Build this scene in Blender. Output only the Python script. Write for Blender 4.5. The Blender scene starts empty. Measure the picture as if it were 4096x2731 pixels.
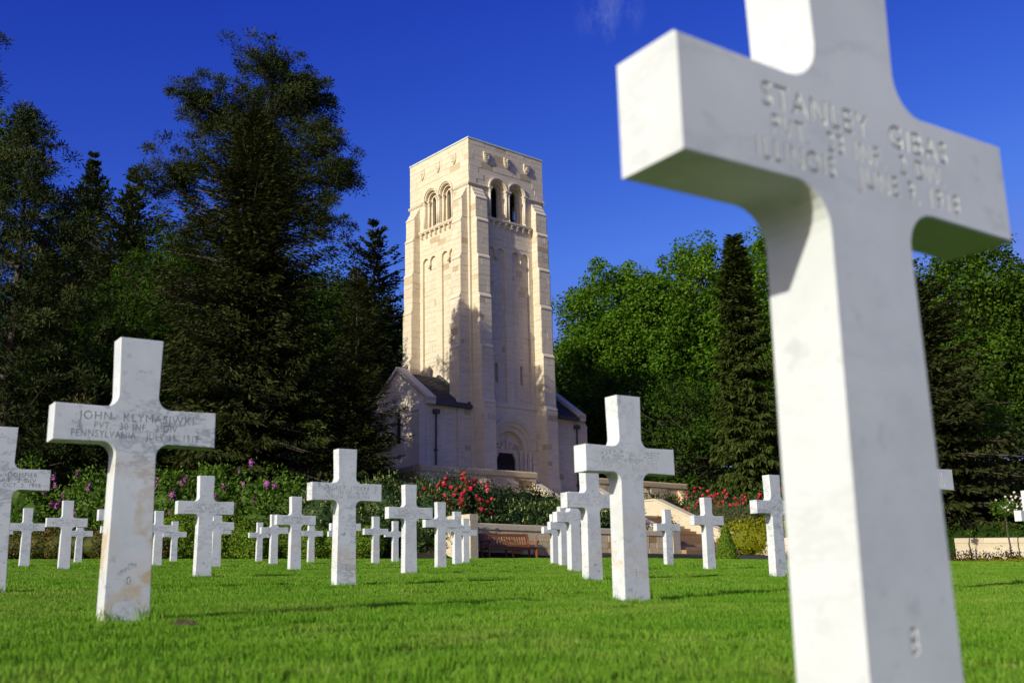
import bpy, bmesh, math, random
import numpy as np
from mathutils import Vector, Matrix
from mathutils.geometry import tessellate_polygon

R = math.radians
random.seed(11)
rng = np.random.default_rng(11)
scene = bpy.context.scene
col = scene.collection

# ------------------------------------------------------------------ camera
PITCH, ROLL = R(13.118), R(-1.2886)
cam_d = bpy.data.cameras.new('camera')
cam = bpy.data.objects.new('camera', cam_d)
col.objects.link(cam)
scene.camera = cam
cam_d.sensor_width = 36.0
cam_d.lens = 37.35
cam_d.clip_start = 0.05
cam_d.clip_end = 2000
_fw = Vector((0, math.cos(PITCH), math.sin(PITCH)))
_r = Vector((1, 0, 0))
_u = _r.cross(_fw)
_r2 = _r * math.cos(ROLL) + _u * math.sin(ROLL)
_u2 = -_r * math.sin(ROLL) + _u * math.cos(ROLL)
cam.matrix_world = Matrix(((_r2.x, _u2.x, -_fw.x, 0), (_r2.y, _u2.y, -_fw.y, 0), (_r2.z, _u2.z, -_fw.z, 0), (0, 0, 0, 1)))
cam_d.dof.use_dof = True
cam_d.dof.focus_distance = 45.0
cam_d.dof.aperture_fstop = 5.6

# ------------------------------------------------------------------ light
SUN_EL = R(24.2)
SUN_TO = Vector((0.636, 0.7717, 0)) * math.cos(SUN_EL) + Vector((0, 0, -math.sin(SUN_EL)))   # direction the light travels
sun_d = bpy.data.lights.new('sun', 'SUN')
sun_d.energy = 4.9
sun_d.angle = R(0.53)
sun_d.color = (1.0, 0.97, 0.85)
sun = bpy.data.objects.new('sun', sun_d)
col.objects.link(sun)
sun.rotation_euler = SUN_TO.to_track_quat('-Z', 'Y').to_euler()
sun.location = (-20, -25, 40)

world = bpy.data.worlds.new('World')
scene.world = world
world.use_nodes = True
wn, wl = world.node_tree.nodes, world.node_tree.links
wn.clear()
w_out = wn.new('ShaderNodeOutputWorld')
w_bg = wn.new('ShaderNodeBackground')
w_sky = wn.new('ShaderNodeTexSky')
w_sky.sky_type = 'NISHITA'
w_sky.sun_disc = False
w_sky.sun_elevation = SUN_EL
w_sky.sun_rotation = math.atan2(-0.636, -0.7717)
w_sky.altitude = 100
w_sky.air_density = 1.0
w_sky.dust_density = 2.5
w_sky.ozone_density = 1.0
w_bg.inputs['Strength'].default_value = 0.07
# one faint wisp of cirrus high in the sky
w_geo = wn.new('ShaderNodeTexCoord')
w_dist = wn.new('ShaderNodeVectorMath'); w_dist.operation = 'DISTANCE'
w_dist.inputs[1].default_value = (0.0933, 0.8604, 0.5009)
w_noise = wn.new('ShaderNodeTexNoise')
w_noise.inputs['Scale'].default_value = 34
w_noise.inputs['Detail'].default_value = 7
w_noise.inputs['Roughness'].default_value = 0.6
w_map = wn.new('ShaderNodeMapping'); w_map.inputs['Scale'].default_value = (1.3, 0.7, 0.7); w_map.inputs['Rotation'].default_value = (0, 0.5, 0.3)
w_fall = wn.new('ShaderNodeMapRange'); w_fall.inputs['From Min'].default_value = 0.034; w_fall.inputs['From Max'].default_value = 0.0
w_nr = wn.new('ShaderNodeMapRange'); w_nr.inputs['From Min'].default_value = 0.40; w_nr.inputs['From Max'].default_value = 0.75
w_mul = wn.new('ShaderNodeMath'); w_mul.operation = 'MULTIPLY'
w_mul2 = wn.new('ShaderNodeMath'); w_mul2.operation = 'MULTIPLY'; w_mul2.inputs[1].default_value = 0.6
w_mix = wn.new('ShaderNodeMix'); w_mix.data_type = 'RGBA'
wl.new(w_geo.outputs['Generated'], w_dist.inputs[0])
wl.new(w_geo.outputs['Generated'], w_map.inputs['Vector'])
wl.new(w_map.outputs['Vector'], w_noise.inputs['Vector'])
wl.new(w_dist.outputs['Value'], w_fall.inputs['Value'])
wl.new(w_noise.outputs['Fac'], w_nr.inputs['Value'])
wl.new(w_fall.outputs[0], w_mul.inputs[0]); wl.new(w_nr.outputs[0], w_mul.inputs[1])
wl.new(w_mul.outputs[0], w_mul2.inputs[0])
# a polarised, saturated sky: the red and green of the scattered light fall off faster than the blue
w_sep = wn.new('ShaderNodeSeparateColor'); w_com = wn.new('ShaderNodeCombineColor')
wl.new(w_sky.outputs['Color'], w_sep.inputs[0])
for i, (k, e) in enumerate(((.1826, 2.77), (.2214, 2.40), (2.05, 1.14))):
    pw = wn.new('ShaderNodeMath'); pw.operation = 'POWER'; pw.inputs[1].default_value = e
    ml = wn.new('ShaderNodeMath'); ml.operation = 'MULTIPLY'; ml.inputs[1].default_value = k
    mn = wn.new('ShaderNodeMath'); mn.operation = 'MINIMUM'
    wl.new(w_sep.outputs[i], pw.inputs[0]); wl.new(pw.outputs[0], ml.inputs[0]); wl.new(ml.outputs[0], mn.inputs[0])
    if i < 2: wl.new(w_sep.outputs[i], mn.inputs[1])
    else:
        mx = wn.new('ShaderNodeMath'); mx.operation = 'MAXIMUM'; mx.inputs[1].default_value = 11.2
        wl.new(w_sep.outputs[i], mx.inputs[0]); wl.new(mx.outputs[0], mn.inputs[1])
    wl.new(mn.outputs[0], w_com.inputs[i])
wl.new(w_com.outputs[0], w_mix.inputs[6])
w_mix.inputs[7].default_value = (4.6, 5.6, 9.6, 1)
wl.new(w_mul2.outputs[0], w_mix.inputs[0])
wl.new(w_mix.outputs[2], w_bg.inputs['Color'])
wl.new(w_bg.outputs['Background'], w_out.inputs['Surface'])

scene.view_settings.view_transform = 'Standard'
scene.view_settings.look = 'None'
scene.view_settings.gamma = 1.0
scene.view_settings.exposure = 0.0
scene.view_settings.use_curve_mapping = False
scene.cycles.max_bounces = 6
scene.cycles.transparent_max_bounces = 4

# ------------------------------------------------------------------ helpers
def tag(o, label=None, cat=None, group=None, kind=None):
    if label: o['label'] = label
    if cat: o['category'] = cat
    if group: o['group'] = group
    if kind: o['kind'] = kind
    return o

def link(name, data, parent=None, loc=None):
    o = bpy.data.objects.new(name, data)
    col.objects.link(o)
    if parent: o.parent = parent
    if loc is not None: o.location = loc
    return o

def empty(name, loc, rz=0.0):
    o = link(name, None, None, loc)
    o.rotation_euler = (0, 0, rz)
    o.empty_display_size = 0.3
    return o

def mesh_np(name, V, F, mat, tone=None, smooth=False):
    """fast mesh: V (n,3), F (m,k) of one face size"""
    V = np.ascontiguousarray(V, dtype=np.float32); F = np.ascontiguousarray(F, dtype=np.int32)
    me = bpy.data.meshes.new(name)
    m, k = F.shape
    me.vertices.add(len(V)); me.vertices.foreach_set('co', V.ravel())
    me.loops.add(m * k); me.loops.foreach_set('vertex_index', F.ravel())
    me.polygons.add(m)
    me.polygons.foreach_set('loop_start', np.arange(0, m * k, k, dtype=np.int32))
    me.polygons.foreach_set('loop_total', np.full(m, k, dtype=np.int32))
    me.polygons.foreach_set('use_smooth', np.full(m, bool(smooth)))
    me.update(calc_edges=True)
    if tone is not None:
        at = me.attributes.new('tone', 'FLOAT', 'FACE')
        at.data.foreach_set('value', np.ascontiguousarray(tone, dtype=np.float32))
    if mat: me.materials.append(mat)
    return me

class MB:
    """collects polygons and becomes one mesh object"""
    def __init__(s): s.v = []; s.f = []; s.t = []
    def add(s, vs, fs, tone=0.5):
        n = len(s.v); s.v += [tuple(v) for v in vs]
        for f in fs: s.f.append(tuple(n + i for i in f)); s.t.append(tone)
        return s
    def box(s, x0, x1, y0, y1, z0, z1, tone=0.5):
        return s.add([(x0,y0,z0),(x1,y0,z0),(x1,y1,z0),(x0,y1,z0),(x0,y0,z1),(x1,y0,z1),(x1,y1,z1),(x0,y1,z1)],
                     [(0,3,2,1),(4,5,6,7),(0,1,5,4),(1,2,6,5),(2,3,7,6),(3,0,4,7)], tone)
    def bar(s, p0, p1, w, h=None, up=(0,0,1), tone=0.5):
        h = h or w
        p0, p1 = Vector(p0), Vector(p1); d = (p1 - p0).normalized(); up = Vector(up)
        if abs(d.dot(up)) > .99: up = Vector((0,1,0))
        a = d.cross(up).normalized() * (w/2); b = a.cross(d).normalized() * (h/2)
        vs = [p + sa*a + sb*b for p in (p0, p1) for sa, sb in ((-1,-1),(1,-1),(1,1),(-1,1))]
        return s.add(vs, [(0,1,2,3),(7,6,5,4),(0,4,5,1),(1,5,6,2),(2,6,7,3),(3,7,4,0)], tone)
    def tube(s, pts, rad, n=8, tone=0.5, cap=True):
        rings = []
        for i, p in enumerate(pts):
            p = Vector([float(c) for c in p])
            d = (Vector([float(c) for c in pts[min(i+1, len(pts)-1)]]) - Vector([float(c) for c in pts[max(i-1, 0)]])).normalized()
            up = Vector((0,0,1)) if abs(d.z) < .9 else Vector((1,0,0))
            a = d.cross(up).normalized(); b = d.cross(a)
            r = float(rad[i] if hasattr(rad, '__len__') else rad)
            rings.append([p + r*(math.cos(2*math.pi*k/n)*a + math.sin(2*math.pi*k/n)*b) for k in range(n)])
        vs = [v for ring in rings for v in ring]; fs = []
        for i in range(len(pts)-1):
            for k in range(n):
                fs.append((i*n+k, i*n+(k+1)%n, (i+1)*n+(k+1)%n, (i+1)*n+k))
        if cap: fs.append(tuple(range(n-1,-1,-1))); fs.append(tuple((len(pts)-1)*n+k for k in range(n)))
        return s.add(vs, fs, tone)
    def prism(s, poly, axis, a0, a1, tone=0.5):
        """poly of 2D points extruded along axis ('x': poly=(y,z), 'y': poly=(x,z), 'z': poly=(x,y))"""
        def P(p, a):
            return (a, p[0], p[1]) if axis == 'x' else ((p[0], a, p[1]) if axis == 'y' else (p[0], p[1], a))
        n = len(poly)
        vs = [P(p, a0) for p in poly] + [P(p, a1) for p in poly]
        tris = tessellate_polygon([[Vector((p[0], p[1], 0)) for p in poly]])
        fs = [tuple(t) for t in tris] + [tuple(n + i for i in reversed(t)) for t in tris]
        fs += [(i, (i+1) % n, n + (i+1) % n, n + i) for i in range(n)]
        return s.add(vs, fs, tone)
    def ring(s, cx, cz, r0, r1, y0, y1, a0=0.0, a1=math.pi, n=20, tone=0.5):
        """arch band in the xz plane between radii, from depth y0 to y1"""
        vs = []; fs = []
        for i in range(n+1):
            t = a0 + (a1-a0)*i/n; c, sn = math.cos(t), math.sin(t)
            for r, y in ((r0,y0),(r1,y0),(r1,y1),(r0,y1)): vs.append((cx+r*c, y, cz+r*sn))
        for i in range(n):
            for k in range(4):
                fs.append((i*4+k, i*4+(k+1)%4, (i+1)*4+(k+1)%4, (i+1)*4+k))
        fs += [(0,3,2,1), (n*4, n*4+1, n*4+2, n*4+3)]
        return s.add(vs, fs, tone)
    def build(s, name, mat, parent=None, smooth=False, xf=None):
        me = bpy.data.meshes.new(name)
        vs = [xf(v) for v in s.v] if xf else s.v
        me.from_pydata(vs, [], s.f)
        at = me.attributes.new('tone', 'FLOAT', 'FACE'); at.data.foreach_set('value', s.t)
        bm = bmesh.new(); bm.from_mesh(me)
        bmesh.ops.recalc_face_normals(bm, faces=bm.faces); bm.to_mesh(me); bm.free()
        if smooth: me.polygons.foreach_set('use_smooth', [True]*len(me.polygons))
        me.materials.append(mat)
        return link(name, me, parent)

# ------------------------------------------------------------------ materials
def newmat(name):
    m = bpy.data.materials.new(name); m.use_nodes = True
    nt = m.node_tree; nt.nodes.clear()
    o = nt.nodes.new('ShaderNodeOutputMaterial')
    return m, nt, nt.nodes, nt.links, o

def ramp(n, stops, interp='LINEAR'):
    r = n.new('ShaderNodeValToRGB'); cr = r.color_ramp; cr.interpolation = interp
    while len(cr.elements) < len(stops): cr.elements.new(0.5)
    for e, (p, c) in zip(cr.elements, stops): e.position = p; e.color = (*c, 1)
    return r

def noise(n, l, scale, detail=4, rough=.55, vec=None, dim='3D', w=None):
    t = n.new('ShaderNodeTexNoise'); t.noise_dimensions = dim
    t.inputs['Scale'].default_value = scale; t.inputs['Detail'].default_value = detail; t.inputs['Roughness'].default_value = rough
    if vec is not None: l.new(vec, t.inputs['Vector'])
    if w is not None: l.new(w, t.inputs['W'])
    return t

def mixc(n, l, fac, a, b, mode='MIX'):
    m = n.new('ShaderNodeMix'); m.data_type = 'RGBA'; m.blend_type = mode
    for s, v in ((0, fac), (6, a), (7, b)):
        if hasattr(v, 'is_linked'): l.new(v, m.inputs[s])
        elif isinstance(v, (int, float)): m.inputs[s].default_value = v
        else: m.inputs[s].default_value = (*v, 1)
    return m.outputs[2]

def rng_map(n, l, v, a, b, c=0.0, d=1.0):
    m = n.new('ShaderNodeMapRange')
    for k, x in zip(('From Min','From Max','To Min','To Max'), (a,b,c,d)): m.inputs[k].default_value = x
    l.new(v, m.inputs['Value']); return m.outputs[0]

def math2(n, l, op, a, b=None):
    m = n.new('ShaderNodeMath'); m.operation = op
    for i, v in enumerate((a, b)):
        if v is None: continue
        if hasattr(v, 'is_linked'): l.new(v, m.inputs[i])
        else: m.inputs[i].default_value = v
    return m.outputs[0]

def bump(n, l, h, strength=.3, dist=.01):
    b = n.new('ShaderNodeBump'); b.inputs['Strength'].default_value = strength; b.inputs['Distance'].default_value = dist
    l.new(h, b.inputs['Height']); return b.outputs['Normal']

def simple(name, c, rough=.6, metal=0.0, var=.15, scale=6.0, bmp=0.0, spec=.4):
    m, nt, n, l, o = newmat(name)
    p = n.new('ShaderNodeBsdfPrincipled'); tc = n.new('ShaderNodeTexCoord')
    t = noise(n, l, scale, 5, .6, tc.outputs['Object'])
    lo = tuple(x*(1-var) for x in c); hi = tuple(min(1, x*(1+var)) for x in c)
    l.new(mixc(n, l, rng_map(n, l, t.outputs['Fac'], .3, .7), lo, hi), p.inputs['Base Color'])
    p.inputs['Roughness'].default_value = rough; p.inputs['Metallic'].default_value = metal
    p.inputs['Specular IOR Level'].default_value = spec
    if bmp: l.new(bump(n, l, t.outputs['Fac'], bmp, .02), p.inputs['Normal'])
    l.new(p.outputs[0], o.inputs['Surface'])
    return m

def marble_mat():
    m, nt, n, l, o = newmat('white_marble')
    p = n.new('ShaderNodeBsdfPrincipled'); tc = n.new('ShaderNodeTexCoord'); oi = n.new('ShaderNodeObjectInfo')
    av = n.new('ShaderNodeAttribute'); av.attribute_type = 'OBJECT'; av.attribute_name = 'veining'
    as_ = n.new('ShaderNodeAttribute'); as_.attribute_type = 'OBJECT'; as_.attribute_name = 'staining'
    w = math2(n, l, 'MULTIPLY', oi.outputs['Random'], 60.0)
    obj = tc.outputs['Object']
    # long diagonal grey veins
    mp = n.new('ShaderNodeMapping'); mp.inputs['Rotation'].default_value = (0.2, 0.75, 0.3); mp.inputs['Scale'].default_value = (1.0, 1.0, 2.6)
    l.new(obj, mp.inputs['Vector'])
    n1 = noise(n, l, 3.4, 7, .66, mp.outputs[0], '4D', w)
    v1 = rng_map(n, l, math2(n, l, 'ABSOLUTE', math2(n, l, 'SUBTRACT', n1.outputs['Fac'], .5)), .030, 0.0)
    n2 = noise(n, l, 2.2, 3, .5, obj, '4D', w)
    v1 = math2(n, l, 'MULTIPLY', v1, rng_map(n, l, n2.outputs['Fac'], .40, .60))
    # dark specks
    n3 = noise(n, l, 26.0, 3, .6, obj, '4D', w)
    n4 = noise(n, l, 4.0, 2, .5, obj, '4D', w)
    sp = math2(n, l, 'MULTIPLY', rng_map(n, l, n3.outputs['Fac'], .57, .66), rng_map(n, l, n4.outputs['Fac'], .46, .56))
    vein = math2(n, l, 'MULTIPLY', math2(n, l, 'MAXIMUM', v1, sp), av.outputs['Fac'])
    cloud = noise(n, l, 5.0, 5, .6, obj, '4D', w)
    base = mixc(n, l, rng_map(n, l, cloud.outputs['Fac'], .3, .7), (.535,.555,.545), (.665,.68,.66))
    c = mixc(n, l, math2(n, l, 'MULTIPLY', vein, .75), base, (.20,.22,.25))
    # ochre damp stain that creeps up from the ground
    sx = n.new('ShaderNodeSeparateXYZ'); l.new(obj, sx.inputs[0])
    n5 = noise(n, l, 3.6, 4, .6, obj, '4D', w)
    n6 = noise(n, l, 3.0, 3, .5, obj, '4D', w)
    st = math2(n, l, 'MULTIPLY', rng_map(n, l, math2(n, l, 'ABSOLUTE', math2(n, l, 'SUBTRACT', n5.outputs['Fac'], .5)), .045, 0.0), rng_map(n, l, n6.outputs['Fac'], .34, .54))
    st = math2(n, l, 'ADD', st, math2(n, l, 'MULTIPLY', rng_map(n, l, n6.outputs['Fac'], .48, .70), .5))
    st = math2(n, l, 'MULTIPLY', math2(n, l, 'MULTIPLY', st, rng_map(n, l, sx.outputs['Z'], .62, .42)), rng_map(n, l, sx.outputs['Z'], .02, .16, .35, 1.0))
    st = math2(n, l, 'MULTIPLY', st, as_.outputs['Fac'])
    c = mixc(n, l, math2(n, l, 'MINIMUM', math2(n, l, 'MULTIPLY', st, .8), .85), c, (.52,.40,.22))
    l.new(c, p.inputs['Base Color'])
    p.inputs['Roughness'].default_value = .5; p.inputs['Specular IOR Level'].default_value = .35
    fb = noise(n, l, 140.0, 3, .6, obj)
    l.new(bump(n, l, fb.outputs['Fac'], .12, .002), p.inputs['Normal'])
    l.new(p.outputs[0], o.inputs['Surface'])
    return m

def stone_mat(name, stops, streak=.36, bmp=.35, bscale=9.0, rough=.85):
    m, nt, n, l, o = newmat(name)
    p = n.new('ShaderNodeBsdfPrincipled'); tc = n.new('ShaderNodeTexCoord')
    at = n.new('ShaderNodeAttribute'); at.attribute_name = 'tone'
    r = ramp(n, stops); l.new(at.outputs['Fac'], r.inputs['Fac'])
    geo = n.new('ShaderNodeNewGeometry')
    mp = n.new('ShaderNodeMapping'); mp.inputs['Scale'].default_value = (.8, .8, 11.0)
    l.new(geo.outputs['Position'], mp.inputs['Vector'])
    s1 = noise(n, l, 1.6, 6, .66, mp.outputs[0])
    s2 = noise(n, l, bscale, 5, .6, geo.outputs['Position'])
    s3 = noise(n, l, .35, 4, .6, geo.outputs['Position'])
    c = mixc(n, l, math2(n, l, 'MULTIPLY', rng_map(n, l, s1.outputs['Fac'], .50, .68), streak), r.outputs['Color'], (.42,.27,.15), 'MULTIPLY')
    c = mixc(n, l, rng_map(n, l, s2.outputs['Fac'], .3, .7, 0, .30), c, (.72,.70,.66), 'MULTIPLY')
    c = mixc(n, l, rng_map(n, l, s3.outputs['Fac'], .45, .75, 0, .35), c, (.80,.74,.64), 'MULTIPLY')
    l.new(c, p.inputs['Base Color']); p.inputs['Roughness'].default_value = rough; p.inputs['Specular IOR Level'].default_value = .2
    l.new(bump(n, l, s2.outputs['Fac'], bmp, .02), p.inputs['Normal'])
    l.new(p.outputs[0], o.inputs['Surface'])
    return m

def leaf_mat(name, stops, trans=.35, gloss=.05, tcol=None, scale=.6, dry=None):
    m, nt, n, l, o = newmat(name)
    at = n.new('ShaderNodeAttribute'); at.attribute_name = 'tone'
    geo = n.new('ShaderNodeNewGeometry')
    t = noise(n, l, scale, 3, .6, geo.outputs['Position'])
    v = math2(n, l, 'ADD', math2(n, l, 'MULTIPLY', at.outputs['Fac'], .7), math2(n, l, 'MULTIPLY', rng_map(n, l, t.outputs['Fac'], .3, .7), .3))
    r = ramp(n, stops); l.new(v, r.inputs['Fac'])
    d = n.new('ShaderNodeBsdfDiffuse'); tr = n.new('ShaderNodeBsdfTranslucent'); mx = n.new('ShaderNodeMixShader')
    mx.inputs[0].default_value = trans
    colr = r.outputs['Color']
    if dry:
        t2 = noise(n, l, .55, 4, .65, geo.outputs['Position']); t3 = noise(n, l, 5.0, 3, .6, geo.outputs['Position'])
        f = math2(n, l, 'MULTIPLY', rng_map(n, l, t2.outputs['Fac'], .45, .72), rng_map(n, l, t3.outputs['Fac'], .35, .65))
        colr = mixc(n, l, math2(n, l, 'MULTIPLY', f, .75), colr, dry)
        colr = mixc(n, l, rng_map(n, l, t3.outputs['Fac'], .42, .28, 0, .5), colr, (.45,.62,.35), 'MULTIPLY')
    l.new(colr, d.inputs['Color'])
    tc = mixc(n, l, 1.0, colr, tcol or (1.25, 1.3, .5), 'MULTIPLY')
    l.new(tc, tr.inputs['Color'])
    l.new(d.outputs[0], mx.inputs[1]); l.new(tr.outputs[0], mx.inputs[2])
    g = n.new('ShaderNodeBsdfGlossy'); g.inputs['Roughness'].default_value = .55; g.inputs['Color'].default_value = (.8,.9,.5,1)
    m2 = n.new('ShaderNodeMixShader'); m2.inputs[0].default_value = gloss*.22
    l.new(mx.outputs[0], m2.inputs[1]); l.new(g.outputs[0], m2.inputs[2])
    l.new(m2.outputs[0], o.inputs['Surface'])
    return m

M = {}
M['marble'] = marble_mat()
M['lettering'] = simple('cut_lettering', (.55,.55,.52), .7, var=.06, scale=40)
M['stone'] = stone_mat('cream_limestone', [(0,(0.491,0.376,0.232)),(.12,(0.589,0.483,0.323)),(.35,(0.679,0.582,0.418)),(.7,(0.717,0.624,0.460)),(1,(0.746,0.665,0.510))])
M['carved'] = stone_mat('carved_limestone', [(0,(0.570,0.472,0.323)),(.5,(0.679,0.587,0.431)),(1,(0.746,0.661,0.510))], .15, .2)
M['rough'] = stone_mat('rough_golden_stone', [(0,(0.420,0.252,0.101)),(.25,(0.532,0.378,0.189)),(.6,(0.644,0.518,0.315)),(1,(0.728,0.616,0.403))], .3, 1.0, 14.0)
M['step'] = stone_mat('worn_step_stone', [(0,(.26,.15,.07)),(.5,(.36,.23,.12)),(1,(.46,.35,.23))], .35, .6, 10.0)
M['wallstone'] = stone_mat('pale_wall_stone', [(0,(0.475,0.387,0.249)),(.5,(0.553,0.475,0.329)),(1,(0.622,0.546,0.402))], .15, .4)
M['coping'] = simple('weathered_roof_edge_metal', (.52,.58,.52), .5, .0, .15, 3)
M['slate'] = simple('dark_roof_slate', (.075,.066,.055), .85, 0, .45, 5, .3, .08)
M['lead'] = simple('grey_lead', (.075,.075,.078), .7, 0, .25, 4, .1, .15)
M['dark'] = simple('belfry_bars_and_shade', (.012,.011,.010), .7, 0, .3, 5)  # near-black for bars and interior, belfry shade put into the colour
M['glass'] = simple('dark_leaded_glass', (.012,.013,.020), .15, 0, .3, 8, spec=.6)
M['door'] = simple('dark_bronze_door', (.025,.018,.014), .5, .2, .4, 6)
M['teak'] = simple('brown_bench_teak', (.23,.085,.030), .5, 0, .35, 14, .15)
M['asphalt'] = simple('asphalt', (.035,.033,.034), .9, 0, .3, 30, .4)
M['bark'] = simple('grey_brown_bark', (.075,.055,.040), .9, 0, .45, 8, .8)
M['pinebark'] = simple('pinkish_pine_bark', (.26,.16,.115), .9, 0, .45, 9, .8)
M['soil'] = simple('bare_soil', (.060,.045,.020), .95, 0, .4, 9, .6)
M['spruce'] = leaf_mat('spruce_needles', [(0,(0.011,0.013,0.004)),(.45,(0.028,0.035,0.009)),(.8,(0.051,0.061,0.016)),(1,(0.094,0.095,0.032))], .12, .02)
M['brownspruce'] = leaf_mat('brownish_spruce_needles', [(0,(0.016,0.023,0.006)),(.5,(0.043,0.062,0.012)),(.85,(0.075,0.097,0.021)),(1,(0.149,0.107,0.037))], .12, .02)
M['pine'] = leaf_mat('pine_needles', [(0,(.012,.017,.006)),(.5,(.032,.044,.014)),(.85,(.066,.080,.026)),(1,(.15,.065,.025))], .12, .02)
M['cedar'] = leaf_mat('cedar_needles', [(0,(.018,.028,.010)),(.5,(.040,.055,.020)),(1,(.075,.095,.035))], .12, .02)
M['lime'] = leaf_mat('fresh_broad_leaves', [(0,(0.041,0.088,0.008)),(.5,(0.088,0.181,0.012)),(.85,(0.140,0.248,0.018)),(1,(0.196,0.300,0.030))], .42, .04)
M['darkleaf'] = leaf_mat('shaded_broad_leaves', [(0,(.016,.034,.005)),(.5,(.038,.080,.009)),(1,(.080,.145,.014))], .35, .03)
M['midleaf'] = leaf_mat('mid_green_leaves', [(0,(.028,.056,.007)),(.5,(.062,.125,.011)),(1,(.12,.20,.018))], .38, .03)
M['shadeleaf'] = leaf_mat('shade_toned_leaves', [(0,(.012,.024,.004)),(.5,(.026,.052,.007)),(1,(.055,.10,.012))], .3, .02)  # green darkened further, tree shade put into the leaf colour
M['lilac'] = leaf_mat('lilac_leaves', [(0,(0.039,0.081,0.010)),(.5,(0.081,0.158,0.017)),(1,(0.134,0.225,0.028))], .35, .06)
M['box'] = leaf_mat('box_leaves', [(0,(0.053,0.096,0.009)),(.5,(0.124,0.209,0.016)),(1,(0.209,0.295,0.031))], .25, .06)
M['rhodo'] = leaf_mat('rhododendron_leaves', [(0,(0.016,0.034,0.009)),(.5,(0.039,0.075,0.019)),(.9,(0.078,0.130,0.034)),(1,(0.111,0.169,0.039))], .15, .10)
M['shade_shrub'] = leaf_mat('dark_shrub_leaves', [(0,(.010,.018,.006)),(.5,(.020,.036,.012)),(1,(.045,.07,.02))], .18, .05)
M['redleaf'] = leaf_mat('red_tinged_leaves', [(0,(0.046,0.058,0.013)),(.4,(0.098,0.098,0.021)),(.75,(0.182,0.078,0.033)),(1,(0.286,0.078,0.058))], .25, .05)
M['purpleleaf'] = leaf_mat('dark_red_leaves', [(0,(.020,.014,.010)),(.5,(.055,.026,.020)),(1,(.11,.055,.04))], .2, .05)
M['yellowhedge'] = leaf_mat('yellow_green_hedge_leaves', [(0,(.10,.11,.006)),(.5,(.21,.22,.010)),(1,(.32,.31,.02))], .2, .05)
M['greyhedge'] = leaf_mat('grey_green_hedge_leaves', [(0,(.035,.045,.016)),(.5,(.085,.095,.036)),(1,(.15,.155,.065))], .2, .04)
M['grass'] = leaf_mat('grass_blades', [(0,(0.042,0.121,0.009)),(.30,(0.087,0.221,0.011)),(.55,(0.126,0.278,0.016)),(.85,(0.206,0.339,0.029)),(1,(0.382,0.386,0.149))], .20, .06, (1.2,1.25,.45), 1.7, (.30,.34,.07))
M['bud'] = simple('yellow_flower_buds', (.50,.46,.13), .6, 0, .2, 30)
M['red'] = simple('crimson_petals', (.62,.020,.055), .6, 0, .3, 12)
M['pink'] = simple('pale_pink_petals', (.72,.34,.42), .6, 0, .3, 14)
M['mauve'] = simple('mauve_petals', (.36,.13,.34), .6, 0, .3, 14)
M['purple'] = simple('lilac_purple_petals', (.33,.085,.27), .6, 0, .35, 18)
M['whitefl'] = simple('white_petals', (.75,.66,.58), .6, 0, .15, 14)

def ground_mat():
    m, nt, n, l, o = newmat('turf_ground')
    p = n.new('ShaderNodeBsdfPrincipled'); geo = n.new('ShaderNodeNewGeometry')
    t1 = noise(n, l, .5, 5, .6, geo.outputs['Position']); t2 = noise(n, l, 14.0, 5, .7, geo.outputs['Position'])
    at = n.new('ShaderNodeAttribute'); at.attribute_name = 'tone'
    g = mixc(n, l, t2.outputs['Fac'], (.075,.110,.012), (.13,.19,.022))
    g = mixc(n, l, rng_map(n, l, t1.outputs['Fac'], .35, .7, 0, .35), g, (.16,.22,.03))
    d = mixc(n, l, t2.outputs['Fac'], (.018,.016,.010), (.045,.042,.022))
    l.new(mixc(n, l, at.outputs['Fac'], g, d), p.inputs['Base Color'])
    p.inputs['Roughness'].default_value = .95; p.inputs['Specular IOR Level'].default_value = .1
    l.new(bump(n, l, t2.outputs['Fac'], .8, .05), p.inputs['Normal'])
    l.new(p.outputs[0], o.inputs['Surface'])
    return m
M['ground'] = ground_mat()

# ------------------------------------------------------------------ terrain
TH = R(41.0)                                     # the chapel stands turned 41 degrees
TX, TY = -2.389, 60.0                            # its near corner
CA, SA = math.cos(TH), math.sin(TH)
def to_world(s, q, z=0.0):
    """s along the entrance front, q metres out in front of it"""
    return (TX + CA*s + SA*q, TY + SA*s - CA*q, z)
def lawn(x, y):
    return -.25 - .0207*x + .0314*y + 4.5e-5*y*np.minimum(y, 42.0) - .010*np.maximum(np.minimum(x, 30.0)-2, 0)*sstep((y-20.0)/20.0)
def sstep(t): t = np.clip(t, 0, 1); return t*t*(3-2*t)
def terrain(x, y):
    x = np.asarray(x, float); y = np.asarray(y, float)
    dx, dy = x-TX, y-TY
    s = dx*CA + dy*SA; q = dx*SA - dy*CA
    base = lawn(x, np.minimum(y, 55.0)) + .22*sstep((19.0-q)/5.0)*sstep((s+8.0)/5.0)
    bank = base + np.clip((13.6-q)/9.0, 0, 1)*1.9 + .5*sstep((13.6-q)/1.0)
    left = base + np.clip((y-41.5)/10.0, 0, 1)*2.4
    z = np.where(s > -11.7, bank, left)
    k = .22 + .36*sstep((4.0-x)/12.0)
    hill = 4.2 + k*np.clip(y-66.0, 0, 17) + np.clip(y-66, 0, 10)*.1
    z = np.maximum(z, np.where(y > 62, np.minimum(hill, 60), -9))
    z = np.where((s > -6.9) & (s < 13.0) & (q < 4.5) & (q > -9.0), np.minimum(z, 4.6), z)
    return z
def tz(x, y): return float(terrain(x, y))
def lawn_edge(x):
    return np.interp(x, [-60,-25,-2.6,-1.9,1.0,2.5,8.3,14,18,25,60], [40.0,40.0,40.0,41.1,43.2,44.0,43.7,42.4,40.6,37.0,25.0])

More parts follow.
